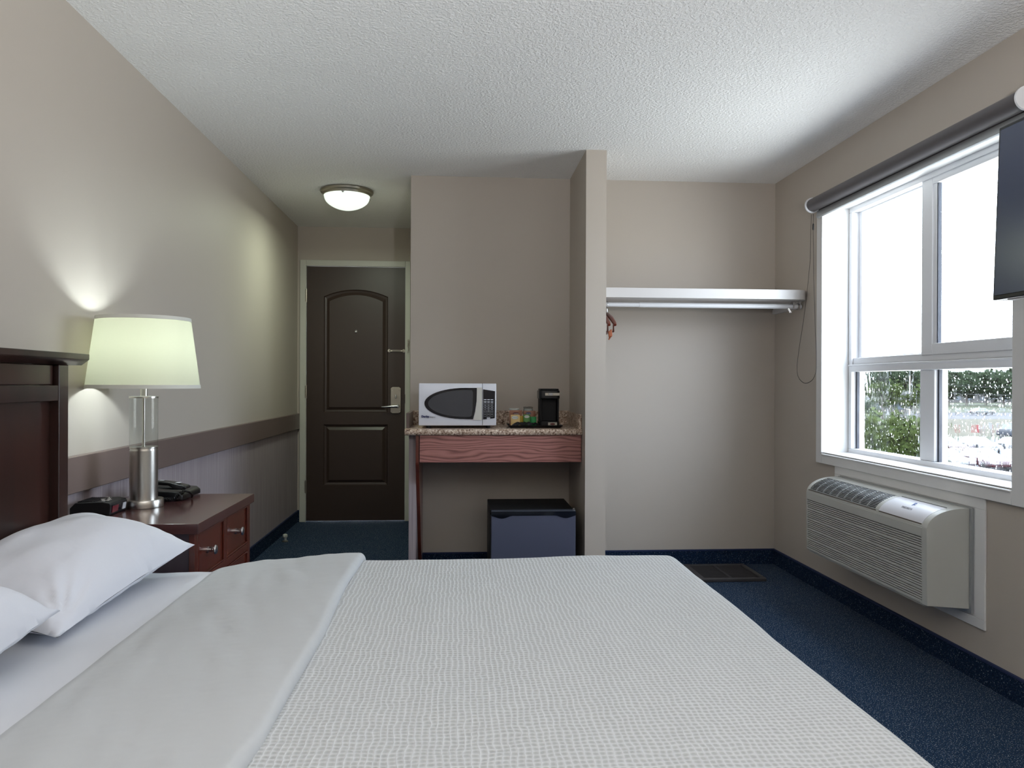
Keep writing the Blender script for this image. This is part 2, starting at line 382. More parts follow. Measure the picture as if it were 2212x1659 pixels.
# door wall, hallway wall, niche and closet back wall, partition
DX0, DX1, DZ = -1.252, -.445, 2.112
wd = MB(); wd.box(XL, DX0 - .02, YD, YD + .12, 0, ZC); wd.box(DX1 + .02, NX + .12, YD, YD + .12, 0, ZC); wd.box(DX0 - .02, DX1 + .02, YD, YD + .12, DZ + .02, ZC)
struct('wall_entry', wd, paint)
struct('wall_hall', MB().box(NX, NX + .1, YN + .1, YD, 0, ZC), paint)
struct('wall_niche', MB().box(NX, XR, YN, YN + .1, 0, ZC), paint)
struct('wall_partition', MB().box(PX1, PX2, YP, YN, 0, ZC), paint)
struct('wall_half_height', MB().box(NX + .02, -.237, 4.36, YN, 0, .857), wallp)
def base(name, pts):
    # carpet strip turned up the wall with a bound edge
    for i, (a, b, n) in enumerate(pts):
        a = Vector((*a, 0)); b = Vector((*b, 0)); n = Vector((*n, 0)); mb = MB(); q = MB()
        for lo, hi, dep, tgt in ((0, HB - .006, .009, mb), (HB - .008, HB, .012, q)):
            k = tgt.n(); c = [a, b, b + n * dep, a + n * dep]
            vs = [tgt.b.verts.new((p.x, p.y, z)) for z in (lo, hi) for p in c]
            for f in ((0, 1, 2, 3), (7, 6, 5, 4), (0, 4, 5, 1), (1, 5, 6, 2), (2, 6, 7, 3), (3, 7, 4, 0)): tgt.b.faces.new([vs[j] for j in f])
        o = struct(name if len(pts) == 1 else name + '_%d' % (i + 1), mb, carpet_b)
        obj('bound_edge', q, binding, o)
base('baseboard_left', [((XL, YB), (XL, YD), (1, 0))])
base('baseboard_right', [((XR, YB), (XR, YN), (-1, 0))])
base('baseboard_closet', [((PX2, YN), (XR, YN), (0, -1))])
base('baseboard_niche', [((-.237, YN), (PX1, YN), (0, -1))])
base('baseboard_entry', [((XL, YD), (DX0 - .055, YD), (0, -1))])

# ------------------------------------------------------------------ entry door
fr = MB()
fr.box(DX0 - .053, DX0 - .002, YD - .016, YD + .1, 0, DZ + .052); fr.box(DX1 + .002, DX1 + .044, YD - .016, YD + .1, 0, DZ + .052)
fr.box(DX0 - .002, DX1 + .002, YD - .016, YD + .1, DZ + .003, DZ + .052)
o = struct('trim_door_frame', fr, jamb_m, 0.003)
strike = MB().box(DX1 + .001, DX1 + .004, YD - .0175, YD - .016, .98, 1.055)
obj('strike_plate', strike, tv_f, o)
door = thing('door_1', 'dark brown two panel entry door with arched upper panel', 'door', ((DX0 + DX1) / 2, YD, 0), kind='structure')
def door_leaf():
    b = bmesh.new(); y = YD + .004
    def loop(pts, dy):
        return [b.verts.new((x, y + dy, z)) for x, z in pts]
    def rect(x0, x1, z0, z1): return [(x0, z0), (x1, z0), (x1, z1), (x0, z1)]
    def arch(x0, x1, z0, zs, za, k=14):
        w2 = (x1 - x0) / 2; hgt = za - zs; R = (w2 * w2 + hgt * hgt) / (2 * hgt); cx = (x0 + x1) / 2; cz = za - R; a0 = math.asin(w2 / R)
        return [(x0, z0), (x1, z0)] + [(cx + R * sin(a0 - 2 * a0 * i / k), cz + R * cos(a0 - 2 * a0 * i / k)) for i in range(k + 1)]
    outer = loop(rect(DX0, DX1, .006, DZ), 0)
    es = []
    def edges(vs):
        for i in range(len(vs)): es.append(b.edges.new((vs[i], vs[(i + 1) % len(vs)])))
    edges(outer)
    steps = [(0, 0), (.006, .010), (.022, .014), (.045, .002)]
    for kind in ('a', 'r'):
        rings = []
        for d_, dy in steps:
            pts = arch(-1.112 + d_, -.586 - d_, .904 + d_, 1.866 - d_ * .9, 1.924 - d_) if kind == 'a' else rect(-1.112 + d_, -.586 - d_, .299 + d_, .804 - d_)
            rings.append(loop(pts, dy))
        edges(rings[0])
        for A, B in zip(rings, rings[1:]):
            for i in range(len(A)): b.faces.new([A[i], A[(i + 1) % len(A)], B[(i + 1) % len(A)], B[i]])
        b.faces.new(rings[-1])
    bmesh.ops.triangle_fill(b, edges=es, use_beauty=True)
    back = [b.verts.new((v.co.x, YD + .048, v.co.z)) for v in outer]
    b.faces.new(back)
    for i in range(4): b.faces.new([outer[i], outer[(i + 1) % 4], back[(i + 1) % 4], back[i]])
    q = MB(); q.b = b; return q
obj('door_leaf', door_leaf(), door_m, door, label='brown raised panel leaf')
for z in (1.87, 1.075, .29):
    hb_ = MB().lathe([(.006, z - .055), (.006, z + .055)], (DX0 - .001, YD - .004, 0), 12); hb_.box(DX0 - .010, DX0 - .002, YD - .0185, YD - .016, z - .05, z + .05)
    obj('hinge', hb_, pewter, door)
obj('peephole', MB().lathe([(.012, 0), (.012, -.003), (.007, -.006), (.006, -.003), (.0055, .002)], (-.849, YD + .002, 1.577), 20, 'y'), chrome, door, smooth=True)
pl_ = MB(); Z0, Z1 = .897, 1.116
pts = [(-.562, Z0 + .01), (-.545, Z0), (-.494, Z0), (-.477, Z0 + .01), (-.477, Z1 - .01), (-.494, Z1), (-.545, Z1), (-.562, Z1 - .01)]
pl_.prism(pts, YD - .010, YD + .004, 'y')
esc = obj('lock_plate', pl_, pewter, door, 0.003)
lv = MB().lathe([(.016, 0), (.016, -.012), (.011, -.016), (.011, -.045)], (-.502, YD - .008, .958), 20, 'y')
lv.tube([(-.502, YD - .048, .958), (-.55, YD - .05, .956), (-.60, YD - .05, .952), (-.632, YD - .046, .952)], [.011, .010, .008, .006], 12)
obj('lever_handle', lv, chrome, esc, smooth=True)
obj('deadbolt_turn', MB().box(-.525, -.511, YD - .03, YD - .010, 1.02, 1.052), chrome, esc, 0.004)
for (x, z) in ((-.55, 1.09), (-.49, 1.09), (-.55, .912), (-.49, .912)):
    obj('screw', MB().lathe([(.004, 0), (.003, -.002)], (x, YD - .010, z), 10, 'y'), chrome, esc)
bar = MB().box(-.575, -.455, YD - .008, YD + .004, 1.409, 1.425)
for x in (-.575, -.455): bar.lathe([(.014, .004), (.014, -.008)], (x, YD, 1.417), 18, 'y')
bg_ = obj('chain_slot_plate', bar, pewter, door, 0.002)
obj('slot', MB().box(-.55, -.48, YD - .0085, YD - .0075, 1.414, 1.420), black_pl, bg_)
ch = thing('door_chain', 'small brass toned security chain fixed to the door frame edge', 'chain', (DX1 + .03, YD - .016, 1.45))
obj('anchor_plate', MB().box(DX1 + .022, DX1 + .036, YD - .022, YD - .016, 1.46, 1.51), pewter, ch, 0.002)
lk = MB()
for i in range(9):
    z = 1.505 - i * .012; x = DX1 + .03 + .004 * sin(i * 1.3); a = (i % 2) * pi / 2
    lk.tube([(x + .006 * cos(q) * cos(a), YD - .031 + .006 * cos(q) * sin(a) * .8, z + .009 * sin(q)) for q in [k * pi / 5 for k in range(10)]], .0015, 5, True)
obj('chain_links', lk, pewter, ch)
ds = thing('door_stop', 'small pale door stop standing on the carpet by the hallway baseboard', 'door stop', (-1.245, 5.63, 0))
obj('base', MB().lathe([(.022, 0), (.022, .006), (.012, .012)], (-1.245, 5.63, 0), 16), pewter, ds, smooth=True)
obj('post', MB().lathe([(.010, .01), (.012, .03), (.017, .036), (.017, .05), (.010, .056)], (-1.245, 5.63, 0), 16), cup_w, ds, smooth=True)

# ------------------------------------------------------------------ hallway ceiling light
cl = thing('ceiling_light', 'lit round flush ceiling light with frosted dome in the entry hallway', 'ceiling light', (-.75, 5.2, ZC))
cl_c = (-.75, 5.2, 0)
obj('metal_rim', MB().lathe([(.03, 2.44), (.172, 2.44), (.176, 2.432), (.172, 2.422), (.160, 2.415), (.156, 2.405), (.148, 2.40), (.03, 2.41)], cl_c, 56), pewter, cl, smooth=True)
prof = [(.152, 2.402), (.151, 2.396)] + [(.149 * cos(a) ** 1.25, 2.394 - .087 * sin(a)) for a in [k * pi / 2 / 14 for k in range(14)]] + [(.003, 2.3065)]
obj('glass_dome', MB().lathe(prof, cl_c, 56), dome_m, cl, smooth=True, auto=80)
for k in range(3):
    a = 2 * pi * k / 3 + .5
    obj('clip', MB().ball((-.75 + .158 * cos(a), 5.2 + .158 * sin(a), 2.398), .009), chrome, cl, smooth=True)
pt = bpy.data.lights.new('hall_bulb', 'AREA'); pt.shape = 'DISK'; pt.size = .26; pt.energy = P_HALL; pt.color = (.88, 1.0, .79)
q = bpy.data.objects.new('hall_bulb', pt); C.objects.link(q); q.parent = cl; q.location = (0, 0, -.15)

# added fill light in floor lamp shape, unseen, brightens ceiling and bed
tl = thing('floor_lamp', 'added unseen fill light shaped as a tall nickel floor lamp behind the camera', 'lamp', (TX, TY, 0))
obj('base', MB().lathe([(.13, .001), (.13, .018), (.02, .028)], (TX, TY, 0), 40), steel, tl, smooth=True)
obj('pole', MB().lathe([(.012, .02), (.012, TZ - .08)], (TX, TY, 0), 16), steel, tl, smooth=True)
obj('fill_bowl', MB().lathe([(.012, TZ - .09), (.08, TZ - .07), (.15, TZ), (.146, TZ + .001), (.078, TZ - .064), (.012, TZ - .083)], (TX, TY, 0), 48, cap=False), steel, tl, smooth=True)
pt = bpy.data.lights.new('uplight_fill', 'POINT'); pt.energy = P_FILL; pt.color = (1.0, 1.0, 1.0); pt.shadow_soft_size = .04
q = bpy.data.objects.new('uplight_fill', pt); C.objects.link(q); q.parent = tl; q.location = (0, 0, TZ - .02)

# ------------------------------------------------------------------ window
win = thing('window_1', 'white vinyl window with sliding upper sash and two fixed lower panes', 'window', (2.2, 3.38, WZ0), kind='structure')
FX0, FX1 = 2.157, 2.235
A, B = W0 + .004, W1 - .004
ff = MB()
ff.box(FX0, FX1, A, B, WZ0 + .002, .800); ff.box(FX0, FX1, A, B, 2.100, WZ1 - .002)
ff.box(FX0, FX1, A, A + .03, .8, 2.1); ff.box(FX0, FX1, B - .03, B, .8, 2.1)
ff.box(FX0, FX1, A + .03, B - .03, 1.222, 1.262); ff.box(FX0 + .012, FX1, A + .03, B - .03, 1.262, 1.298)
ff.box(FX0 - .004, FX0 + .02, A, B, 1.252, 1.262)
obj('window_frame', ff, white_pvc, win, 0.003)
lm = MB().box(FX0 + .012, FX1, 3.352, 3.462, .8, 1.222)
obj('lower_mullion', lm, white_pvc, win, 0.004)
ls = MB()
for (a, b_, z0_, z1_, t_) in ((3.352 - .012, 3.352, .8, 1.222, 0), (A + .03, A + .042, .8, 1.222, 0), (B - .042, B - .03, .8, 1.222, 0), (3.462, 3.474, .8, 1.222, 0)):
    ls.box(2.185, 2.2, a, b_, z0_, z1_)
obj('glazing_gasket', ls, navy_rub, win)
g = obj('glass_pane', MB().box(2.196, 2.200, 3.464, B - .035, .798, 1.224), wet2_m, win, label='rain blurred left lower pane')
g = obj('glass_pane', MB().box(2.196, 2.200, A + .035, 3.35, .798, 1.224), wet_m, win, label='rain streaked right lower pane')
# upper left: outer fixed light; upper right: sliding sash nearer the room
us = MB(); us.box(2.198, 2.225, 3.40, 3.44, 1.298, 2.1); us.box(2.198, 2.225, B - .062, B - .03, 1.298, 2.1); us.box(2.198, 2.225, 3.44, B - .06, 1.298, 1.306); us.box(2.198, 2.225, 3.44, B - .06, 2.092, 2.1)
obj('outer_sash', us, white_pvc, win, 0.002)
obj('glass_pane', MB().box(2.208, 2.212, 3.435, B - .058, 1.302, 2.096), pane_m, win, label='clear upper left pane')
ss = MB(); ss.box(2.164, 2.192, 3.365, 3.445, 1.290, 2.104); ss.box(2.164, 2.192, A + .03, A + .08, 1.290, 2.104); ss.box(2.164, 2.192, A + .08, 3.365, 1.290, 1.342); ss.box(2.164, 2.192, A + .08, 3.365, 2.072, 2.104)
obj('sliding_sash', ss, white_pvc, win, 0.003)
sg = MB().box(2.172, 2.19, 3.333, 3.340, 1.342, 2.072); obj('sash_gasket', sg, navy_rub, win)
sb = MB().box(2.170, 2.19, 3.340, 3.365, 1.342, 2.072); obj('sash_bead', sb, white_pvc, win, .002)
obj('glass_pane', MB().box(2.178, 2.182, A + .078, 3.34, 1.338, 2.076), pane_m, win, label='upper right pane specked with rain')
obj('insect_screen', MB().box(2.228, 2.2285, A + .03, 3.405, 1.298, 2.1), screen_m, win)
# rain drops on the panes
rd = MB(); rnd = random.Random(3)
def drops(n, y0, y1, z0_, z1_, x, rmin, rmax, stretch=1.0):
    for _ in range(n):
        r = rmin + (rmax - rmin) * rnd.random() ** 3
        rd.ball((x, rnd.uniform(y0, y1), rnd.uniform(z0_, z1_)), r, 1, (.45, 1, stretch * rnd.uniform(.9, 1.6)))
drops(420, 2.75, 3.33, 1.345, 1.95, 2.1835, .0008, .0030)
drops(90, 3.47, 4.0, 1.31, 1.6, 2.2135, .0006, .0020)
drops(520, 2.70, 3.34, .95, 1.22, 2.201, .001, .0045, 1.1)
drops(260, 2.70, 3.34, .80, .98, 2.201, .001, .003, 3.0)
drops(260, 3.48, 4.06, .80, 1.22, 2.201, .001, .003, 1.8)
o = obj('rain_drops', rd, drop_m, win, smooth=True, auto=180); o['kind'] = 'stuff'
# reveal lining, casing and sill
cs = MB()
cs.box(2.004, FX0, W1 - .003, W1 - .0005, WZ0 + .004, WZ1 - .004); cs.box(2.018, FX0, W0 + .0005, W0 + .003, WZ0 + .004, WZ1 - .004)
cs.box(2.018, FX0, W0 + .0005, W1 - .0005, WZ0 + .0005, WZ0 + .004); cs.box(2.018, FX0, W0 + .0005, W1 - .0005, WZ1 - .004, WZ1 - .0005)
struct('trim_window_reveal', cs, white_paint)
cs = MB(); cw = .072
cs.box(2.009, XR, W1 + .004, W1 + cw, WZ0 - .058, WZ1 + .06); cs.box(2.009, XR, W0 - cw, W0 - .004, WZ0 - .058, WZ1 + .06)
cs.box(2.009, XR, W0 - .004, W1 + .004, WZ0 - .058, WZ0 - .003); cs.box(2.009, XR, W0 - .004, W1 + .004, WZ1 + .003, WZ1 + .06)
cs.box(2.005, 2.012, W1 + .003, W1 + .012, WZ0, WZ1); cs.box(2.004, 2.012, W0, W1, WZ0 - .012, WZ0 - .004)
struct('trim_window_casing', cs, white_paint, 0.003)

# ------------------------------------------------------------------ roller blind
bl = thing('roller_blind', 'rolled up charcoal roller blind with beaded chain above the window', 'blind', (1.967, 3.37, 2.15))
BX, BZ, BR = 1.966, 2.150, .036
obj('fabric_roll', MB().lathe([(BR, 2.535), (BR, 4.135)], (BX, 0, BZ), 40, 'y'), blind_m, bl, smooth=True)
fl = MB().box(BX + .026, BX + .028, 2.54, 4.12, 2.095, BZ); obj('fabric_tail', fl, blind_m, bl)
hb2 = MB().prism([(1.985, 2.115), (1.998, 2.112), (1.998, 2.080), (1.990, 2.074), (1.978, 2.080)], 2.535, 4.125, 'y')
obj('bottom_rail', hb2, alu, bl, 0.002, label='grey aluminium bottom rail')
for y, s_ in ((4.142, 1), (2.528, -1)):
    br_ = MB().lathe([(.043, 0), (.043, .010)], (BX, y - .005, BZ), 36, 'y'); br_.box(BX, XR, y - .003, y + .001, BZ - .03, BZ + .03)
    bk = obj('end_bracket', br_, white_pvc, bl, 0.001)
    obj('hub', MB().lathe([(.022, -.008 * s_), (.022, 0), (.012, .002), (.010, .012 * s_)], (BX, y, BZ), 24, 'y'), alu, bk, smooth=True)
pts = []
def beads(pts, r, step, mb):
    acc = 0; last = Vector(pts[0]); mb.ball(last, r, 1)
    for p in pts[1:]:
        p = Vector(p); d_ = (p - last).length; dirn = (p - last).normalized(); s_ = step - acc
        while s_ <= d_:
            mb.ball(last + dirn * s_, r, 1); s_ += step
        acc = (acc + d_) % step; last = p
path = [(1.975, y, z) for y, z in ((4.173, 2.105), (4.183, 1.857), (4.226, 1.653), (4.271, 1.499), (4.318, 1.368), (4.347, 1.261), (4.345, 1.225), (4.334, 1.201), (4.314, 1.182), (4.286, 1.169), (4.258, 1.160), (4.233, 1.158), (4.20, 1.161), (4.171, 1.169), (4.145, 1.180), (4.126, 1.197), (4.112, 1.215), (4.105, 1.24), (4.106, 1.332), (4.124, 1.513), (4.140, 1.747), (4.148, 1.982), (4.150, 2.105))]
cb = MB(); beads(path, .0021, .0062, cb); cb.tube([Vector(p) for p in path], .0006, 4)
ring = [(BX + .040 * cos(a), 4.150, BZ + .040 * sin(a)) for a in [radians(30) + k * radians(240) / 24 for k in range(25)]]
beads(ring, .0024, .008, cb)
obj('bead_chain', cb, black_pl, bl, smooth=True)
obj('chain_joiner', MB().lathe([(.003, 2.015), (.0045, 2.02), (.0045, 2.045), (.003, 2.05)], (1.975, 4.149, 0), 10), black_pl, bl)

# ------------------------------------------------------------------ wall air conditioner
board = MB()
bx0 = 2.019
board.box(bx0, XR, 2.803, 3.981, .207, .245); board.box(bx0, XR, 2.803, 3.981, .672, .714); board.box(bx0, XR, 2.803, 2.862, .245, .672); board.box(bx0, XR, 3.925, 3.981, .245, .672)
board.box(bx0 + .004, XR, 2.86, 3.93, .245, .672)
struct('trim_conditioner_surround', board, white_paint, 0.002)
ac = thing('air_conditioner', 'off white wall mounted air conditioner with louvred front below the window', 'air conditioner', (1.94, 3.4, .25))
Y0, Y1 = 2.882, 3.925
XF, XB, ZB, ZT = 1.84, 2.012, .283, .665
prof = [(XF, ZB), (XF - .004, .545), (XF - .004, .583)]
for k in range(1, 13):
    a = k / 12 * pi / 2; prof.append((XF - .002 + .150 * (1 - cos(a)), .585 + .080 * sin(a)))
prof += [(XB, ZT), (XB, ZB - .014)]
# shell made of the two ends and the strips around the grille openings
sh = MB()
for (a, b_) in ((Y0, Y0 + .035), (Y1 - .012, Y1)): sh.prism(prof, a, b_, 'y')
sh.box(XF + .008, XB, Y0 + .03, Y1 - .01, ZB - .010, .57)
def curve_x(z):
    s_ = (z - .585) / .080; return XF - .002 + .150 * (1 - sqrt(max(0, 1 - s_ * s_)))
def cpt(t_): a = t_ * pi / 2; return (XF - .002 + .150 * (1 - cos(a)), .585 + .080 * sin(a))
def strip(t0, t1, ya, yb, inset=0, th=.006, n_=8):
    pts = [cpt(t0 + (t1 - t0) * k / n_) for k in range(n_ + 1)]
    out = [];
    for x, z in pts:
        d_ = Vector((XF + .148 - x, .585 - z)).normalized(); out.append((x + d_.x * inset, z + d_.y * inset, d_))
    poly = [(x, z) for x, z, d_ in out] + [(x + d_.x * th, z + d_.y * th) for x, z, d_ in out[::-1]]
    sh_.prism(poly, ya, yb, 'y')
sh_ = sh
sh.box(XF - .004, XF + .012, Y0 + .03, Y1 - .01, .548, .586)
strip(0.0, .13, Y0 + .03, Y1 - .01); strip(.80, 1.0, Y0 + .03, Y1 - .01)
YG = 3.235
strip(.13, .80, YG, YG + .03); strip(.13, .80, Y1 - .03, Y1 - .01)
sh.box(XF + .14, XB, Y0 + .03, Y1 - .01, .60, ZT)
case = obj('casing', sh, ac_m, ac, 0.0025)
sh_ = MB(); strip(.13, .80, YG + .02, Y1 - .02, .018, .003); obj('vent_void', sh_, ac_dark, ac)
# top outlet grille bars
gv = MB(); sh_ = gv
for k in range(13): tt = .15 + k * .052; strip(tt, tt + .018, YG + .03, Y1 - .03, .001, .008, 1)
for k in range(8): yk = YG + .03 + (k + 1) * (Y1 - YG - .06) / 9; strip(.14, .79, yk - .0025, yk + .0025, 0, .006)
obj('outlet_grille', gv, alu, ac)
sh_ = MB(); strip(.13, .80, Y0 + .036, YG - .001, .0, .005); lid = obj('control_lid', sh_, ac_lid, ac, smooth=True, label='pale grey control lid with small blue logo')
sh_ = MB(); strip(.095, .125, Y0 + .04, YG - .004, -.001, .003, 2); obj('lid_lip', sh_, ac_brown, lid)
sh_ = MB(); strip(.805, .825, Y0 + .04, YG - .004, -.0008, .002, 2); obj('lid_seam', sh_, ac_dark, lid)
sh_ = MB(); strip(.095, .125, YG + .02, Y1 - .02, -.001, .003, 2); obj('grille_lip', sh_, ac_brown, ac)
px_, pz_ = cpt(.44); ang = .44 * pi / 2
nrm = Vector((-cos(ang), 0, sin(ang))); upv = Vector((sin(ang), 0, cos(ang)))
text_part('lettering', 'FRIEDRICH', .015, ink_grey, lid, frame(Vector((px_, 3.075, pz_)) + nrm * .0008, (0, -1, 0), upv))
px2, pz2 = cpt(.60); ang = .60 * pi / 2; nr2 = Vector((-cos(ang), 0, sin(ang))); up2 = Vector((sin(ang), 0, cos(ang)))
text_part('logo', 'F', .032, ink_blue, lid, frame(Vector((px2, 3.075, pz2)) + nr2 * .0008, (0, -1, 0), up2), shear=.3, bold=.0012)
# front louvres: five slats then a wider gap, repeated
lv_ = MB(); lv_.box(XF + .008, XF + .009, Y0 + .036, Y1 - .014, ZB + .004, .548)
obj('front_recess', lv_, ac_brown, ac)
lv_ = MB(); z = ZB + .003; k = 0
while z < .545:
    hgt = .0062 if k % 5 else .0105
    lv_.box(XF - .002, XF + .008, Y0 + .034, Y1 - .006, z, min(z + hgt, .549)); z += hgt + .0034; k += 1
obj('front_louvres', lv_, ac_m, ac, 0.001)
obj('wall_sleeve', MB().box(2.012, 2.0225, 2.869, 3.93, .254, .668), alu, ac, label='grey metal sleeve edge against the wall')

# ------------------------------------------------------------------ closet shelf and rod
sf = thing('closet_shelf', 'white closet shelf with rounded front corner above the hanging rod', 'shelf', (1.42, 4.5, 1.655))
pts = [(PX2, YN), (PX2, 4.292)] + [(XR - .075 + .075 * sin(a) - .001, 4.292 + .075 * (1 - cos(a))) for a in [k * pi / 2 / 8 for k in range(9)]] + [(XR - .001, YN)]
obj('shelf_board', MB().prism(pts, 1.642, 1.698, 'z'), shelf_m, sf, 0.002)
obj('rear_cleat', MB().box(PX2, XR, YN - .016, YN, 1.628, 1.642), paint, sf)
obj('side_cleat', MB().prism([(4.40, 1.642), (YN, 1.642), (YN, 1.60), (4.44, 1.60)], XR - .018, XR, 'x'), shelf_m, sf, .002)
rod = thing('closet_rod', 'white metal hanging rod below the closet shelf', 'rod', (1.42, 4.42, 1.612))
obj('rod_tube', MB().lathe([(.0145, 1.05), (.0145, XR - .006)], (0, 4.40, 1.612), 20, 'x'), white_pvc, rod, smooth=True)
obj('telescoping_tube', MB().lathe([(.0128, PX2), (.0128, 1.06)], (0, 4.40, 1.612), 20, 'x'), white_pvc, rod, smooth=True)
obj('rod_socket', MB().lathe([(.02, 0), (.02, .012)], (XR - .030, 4.40, 1.612), 20, 'x'), chrome, rod, smooth=True)
hk = MB()
for dy in (0, .014): hk.tube([(1.955, 4.40 + dy, 1.628), (1.945, 4.39 + dy, 1.60), (1.955, 4.388 + dy, 1.575), (1.965, 4.395 + dy, 1.58)], .003, 8)
hk.box(1.967, 1.972, 4.38, 4.42, 1.60, 1.641)
obj('hook', hk, chrome, rod, smooth=True)
HL = ['red brown wooden hanger nearer the open side of the closet rod', 'red brown wooden hanger hard against the partition end of the rod']
def hanger():
    h = thing('wooden_hanger', HL[0], 'hanger', (0, 0, 0), 'wooden hangers on the closet rod')
    c = [(-.215, -.135), (-.20, -.125), (-.10, -.085), (0, -.06), (.10, -.085), (.20, -.125), (.215, -.135)]
    obj('shoulder_bar', MB().tube([(0, y * .98, z) for y, z in c], [.008, .011, .013, .015, .013, .011, .008], 10), hanger_m, h, smooth=True)
    obj('trouser_bar', MB().tube([(0, -.17, -.115), (0, -.168, -.168), (0, .168, -.168), (0, .17, -.115)], .0055, 8), hanger_m, h, smooth=True)
    obj('hook', MB().tube([(0, 0, -.05), (0, 0, -.025), (0, .014, -.012)] + [(0, .0175 * cos(a), .0175 * sin(a)) for a in [k * pi / 10 for k in range(0, 13)]], .0018, 8), chrome, h, smooth=True)
    return h
h0_ = hanger(); hs = [h0_, dup(h0_)]
for i, (x, rz) in enumerate(((.862, .015), (.832, 0))):
    hs[i].location = (x, 4.40, 1.612); hs[i].rotation_euler = (0, 0, rz); hs[i]['label'] = HL[i]
cl2 = MB()
for k in range(4): cl2.tube([(.832 + .004 * k, 4.195, 1.440 + .004 * k), (.834 + .004 * k, 4.193, 1.415), (.832 + .004 * k, 4.195, 1.395 + .006 * k)], .005, 8)
tag(obj('cloth_loop', cl2, orange_m, smooth=True), 'orange brown cloth loop hanging at the partition end below the hangers', 'cloth')

# ------------------------------------------------------------------ niche counter
CF = 4.268
ct = thing('counter', 'speckled granite look counter with backsplash built into the wall niche', 'counter', (.2, 4.5, .86))
prof = [(CF + .012, .860), (CF + .003, .864), (CF, .872), (CF, .884), (CF + .004, .892), (CF + .014, .895), (YN - .001, .895), (YN - .001, .860)]
obj('countertop', MB().prism(prof, -.296, PX1 - .001, 'x'), granite, ct, smooth=True, auto=50)
obj('backsplash', MB().box(-.296, PX1 - .001, YN - .018, YN - .001, .895, .981), granite, ct, 0.003)
obj('side_splash', MB().box(PX1 - .019, PX1 - .001, CF + .02, YN - .018, .895, .978), granite, ct, 0.003, label='granite look splash on the partition')
obj('side_splash', MB().box(-.296, -.278, CF + .12, YN - .018, .895, .980), rail_m, ct, 0.002, label='dark brown splash at the left end')
apron = obj('apron', MB().box(-.214, PX1 - .003, CF + .02, CF + .04, .708, .859), oak, ct, 0.002, label='reddish oak grained apron')
obj('gable', MB().prism([(CF + .022, .859), (CF + .022, .71), (CF + .026, .69), (YN - .11, .0), (YN - .012, 0), (YN - .012, .859)], -.236, -.218, 'x'), hanger_m, ct, 0.001, label='tapered red brown side panel')

# ------------------------------------------------------------------ microwave
mw = thing('microwave', 'white microwave with oval dark window on the niche counter', 'microwave', (0, 4.5, .895))
FY = 4.345
obj('cabinet', MB().box(-.215, .214, FY, FY + .30, .910, 1.146), mw_white, mw, 0.006)
# gently bowed door and control panel
def bowed(x0, x1, z0_, z1_, n_=10, bow=.010):
    m_ = MB(); F = []; Bk = []
    zs = [z0_ + (z1_ - z0_) * k / n_ for k in range(n_ + 1)]
    poly = [(FY - .012 - bow * sin(pi * k / n_) ** .7, zs[k]) for k in range(n_ + 1)] + [(FY, z1_), (FY, z0_)]
    return m_.prism(poly, x0, x1, 'x')
md = obj('microwave_door', bowed(-.222, .1345, .912, 1.150), mw_white, mw, 0.003)
mc = obj('control_panel', bowed(.1365, .2145, .912, 1.150), mw_white, mw, 0.003)
def oval(cx, x0, x1, zc, hz, n_=24, cut=None):
    pts = []
    for k in range(n_ + 1):
        a = pi / 2 + pi * k / n_; pts.append((cx + (cx - x0) * cos(a), zc + hz * sin(a)))
    return pts
yf = FY - .0215
def patch(name, pts, m, parent, dy=0, th=.004): return obj(name, MB().prism(pts, yf - .001 - dy, yf + th - dy, 'y'), m, parent)
po_ = oval(.04, -.190, .1, 1.037, .088)
patch('window_surround', po_ + [(.083, .948), (.094, .99), (.103, 1.05), (.104, 1.125)], mw_band, md, .0005, .010)
pw = [(x * .93 + .0075, (z - 1.037) * .86 + 1.037) for x, z in po_] + [(.065, .962), (.075, .968), (.080, 1.00), (.083, 1.10), (.077, 1.112)]
patch('door_glass', pw, mw_glass, md, .0015, .004)
patch('handle_strip', [(.086, .945), (.1335, .943), (.1335, 1.127), (.105, 1.127), (.104, 1.05), (.096, .99)], mw_cream, md, .001, .010)
text_part('brand_lettering', 'Danby', .0165, ink_navy, md, frame((-.185, yf - .0008 + .002, .9632), (1, 0, 0), (0, 0, 1)), bold=.0006, extrude=.0022)
text_part('brand_lettering', 'designer', .0105, ink_grey, md, frame((-.145, yf + .0012, .961), (1, 0, 0), (0, 0, 1)), shear=.4, extrude=.0022)
patch('keypad', [(.1405, .9475), (.206, .9545), (.207, 1.107), (.140, 1.117)], mw_band, mc, .001, .010)
kp = MB(); yk = yf - .0025
for r in range(4):
    for c in range(3):
        cx, cz = .1515 + c * .0190, 1.035 - r * .0135
        kp.tube([(cx + .0075 * cos(a), yk, cz + .0052 * sin(a)) for a in [k * pi / 8 for k in range(16)]], .0005, 4, True)
for r in range(2):
    for c in range(3):
        cx, cz = .1515 + c * .0190, .9835 - r * .0145
        kp.tube([(cx - .0075, yk, cz - .005), (cx + .0075, yk, cz - .005), (cx + .0075, yk, cz + .005), (cx - .0075, yk, cz + .005)], .0005, 4, True)
for c in range(3):
    for r, hh in ((0, .003), (1, .0025)): kp.box(.144 + c * .019, .159 + c * .019, yk, yk + .001, 1.0585 - r * .0125 - hh, 1.0585 - r * .0125 + hh)
kp.box(.161, .180, yk, yk + .001, .9505, .9585)
obj('key_outlines', kp, key_m, mc)
for r, row_ in enumerate(('123', '456', '789')):
    for c, chx in enumerate(row_):
        text_part('key_digit', chx, .009, key_m, mc, frame((.1515 + c * .019, yk + .0006, 1.0355 - r * .0135), (1, 0, 0), (0, 0, 1)), extrude=.0003)
text_part('key_digit', '0', .009, key_m, mc, frame((.1705, yk + .0006, .9945), (1, 0, 0), (0, 0, 1)), extrude=.0003)
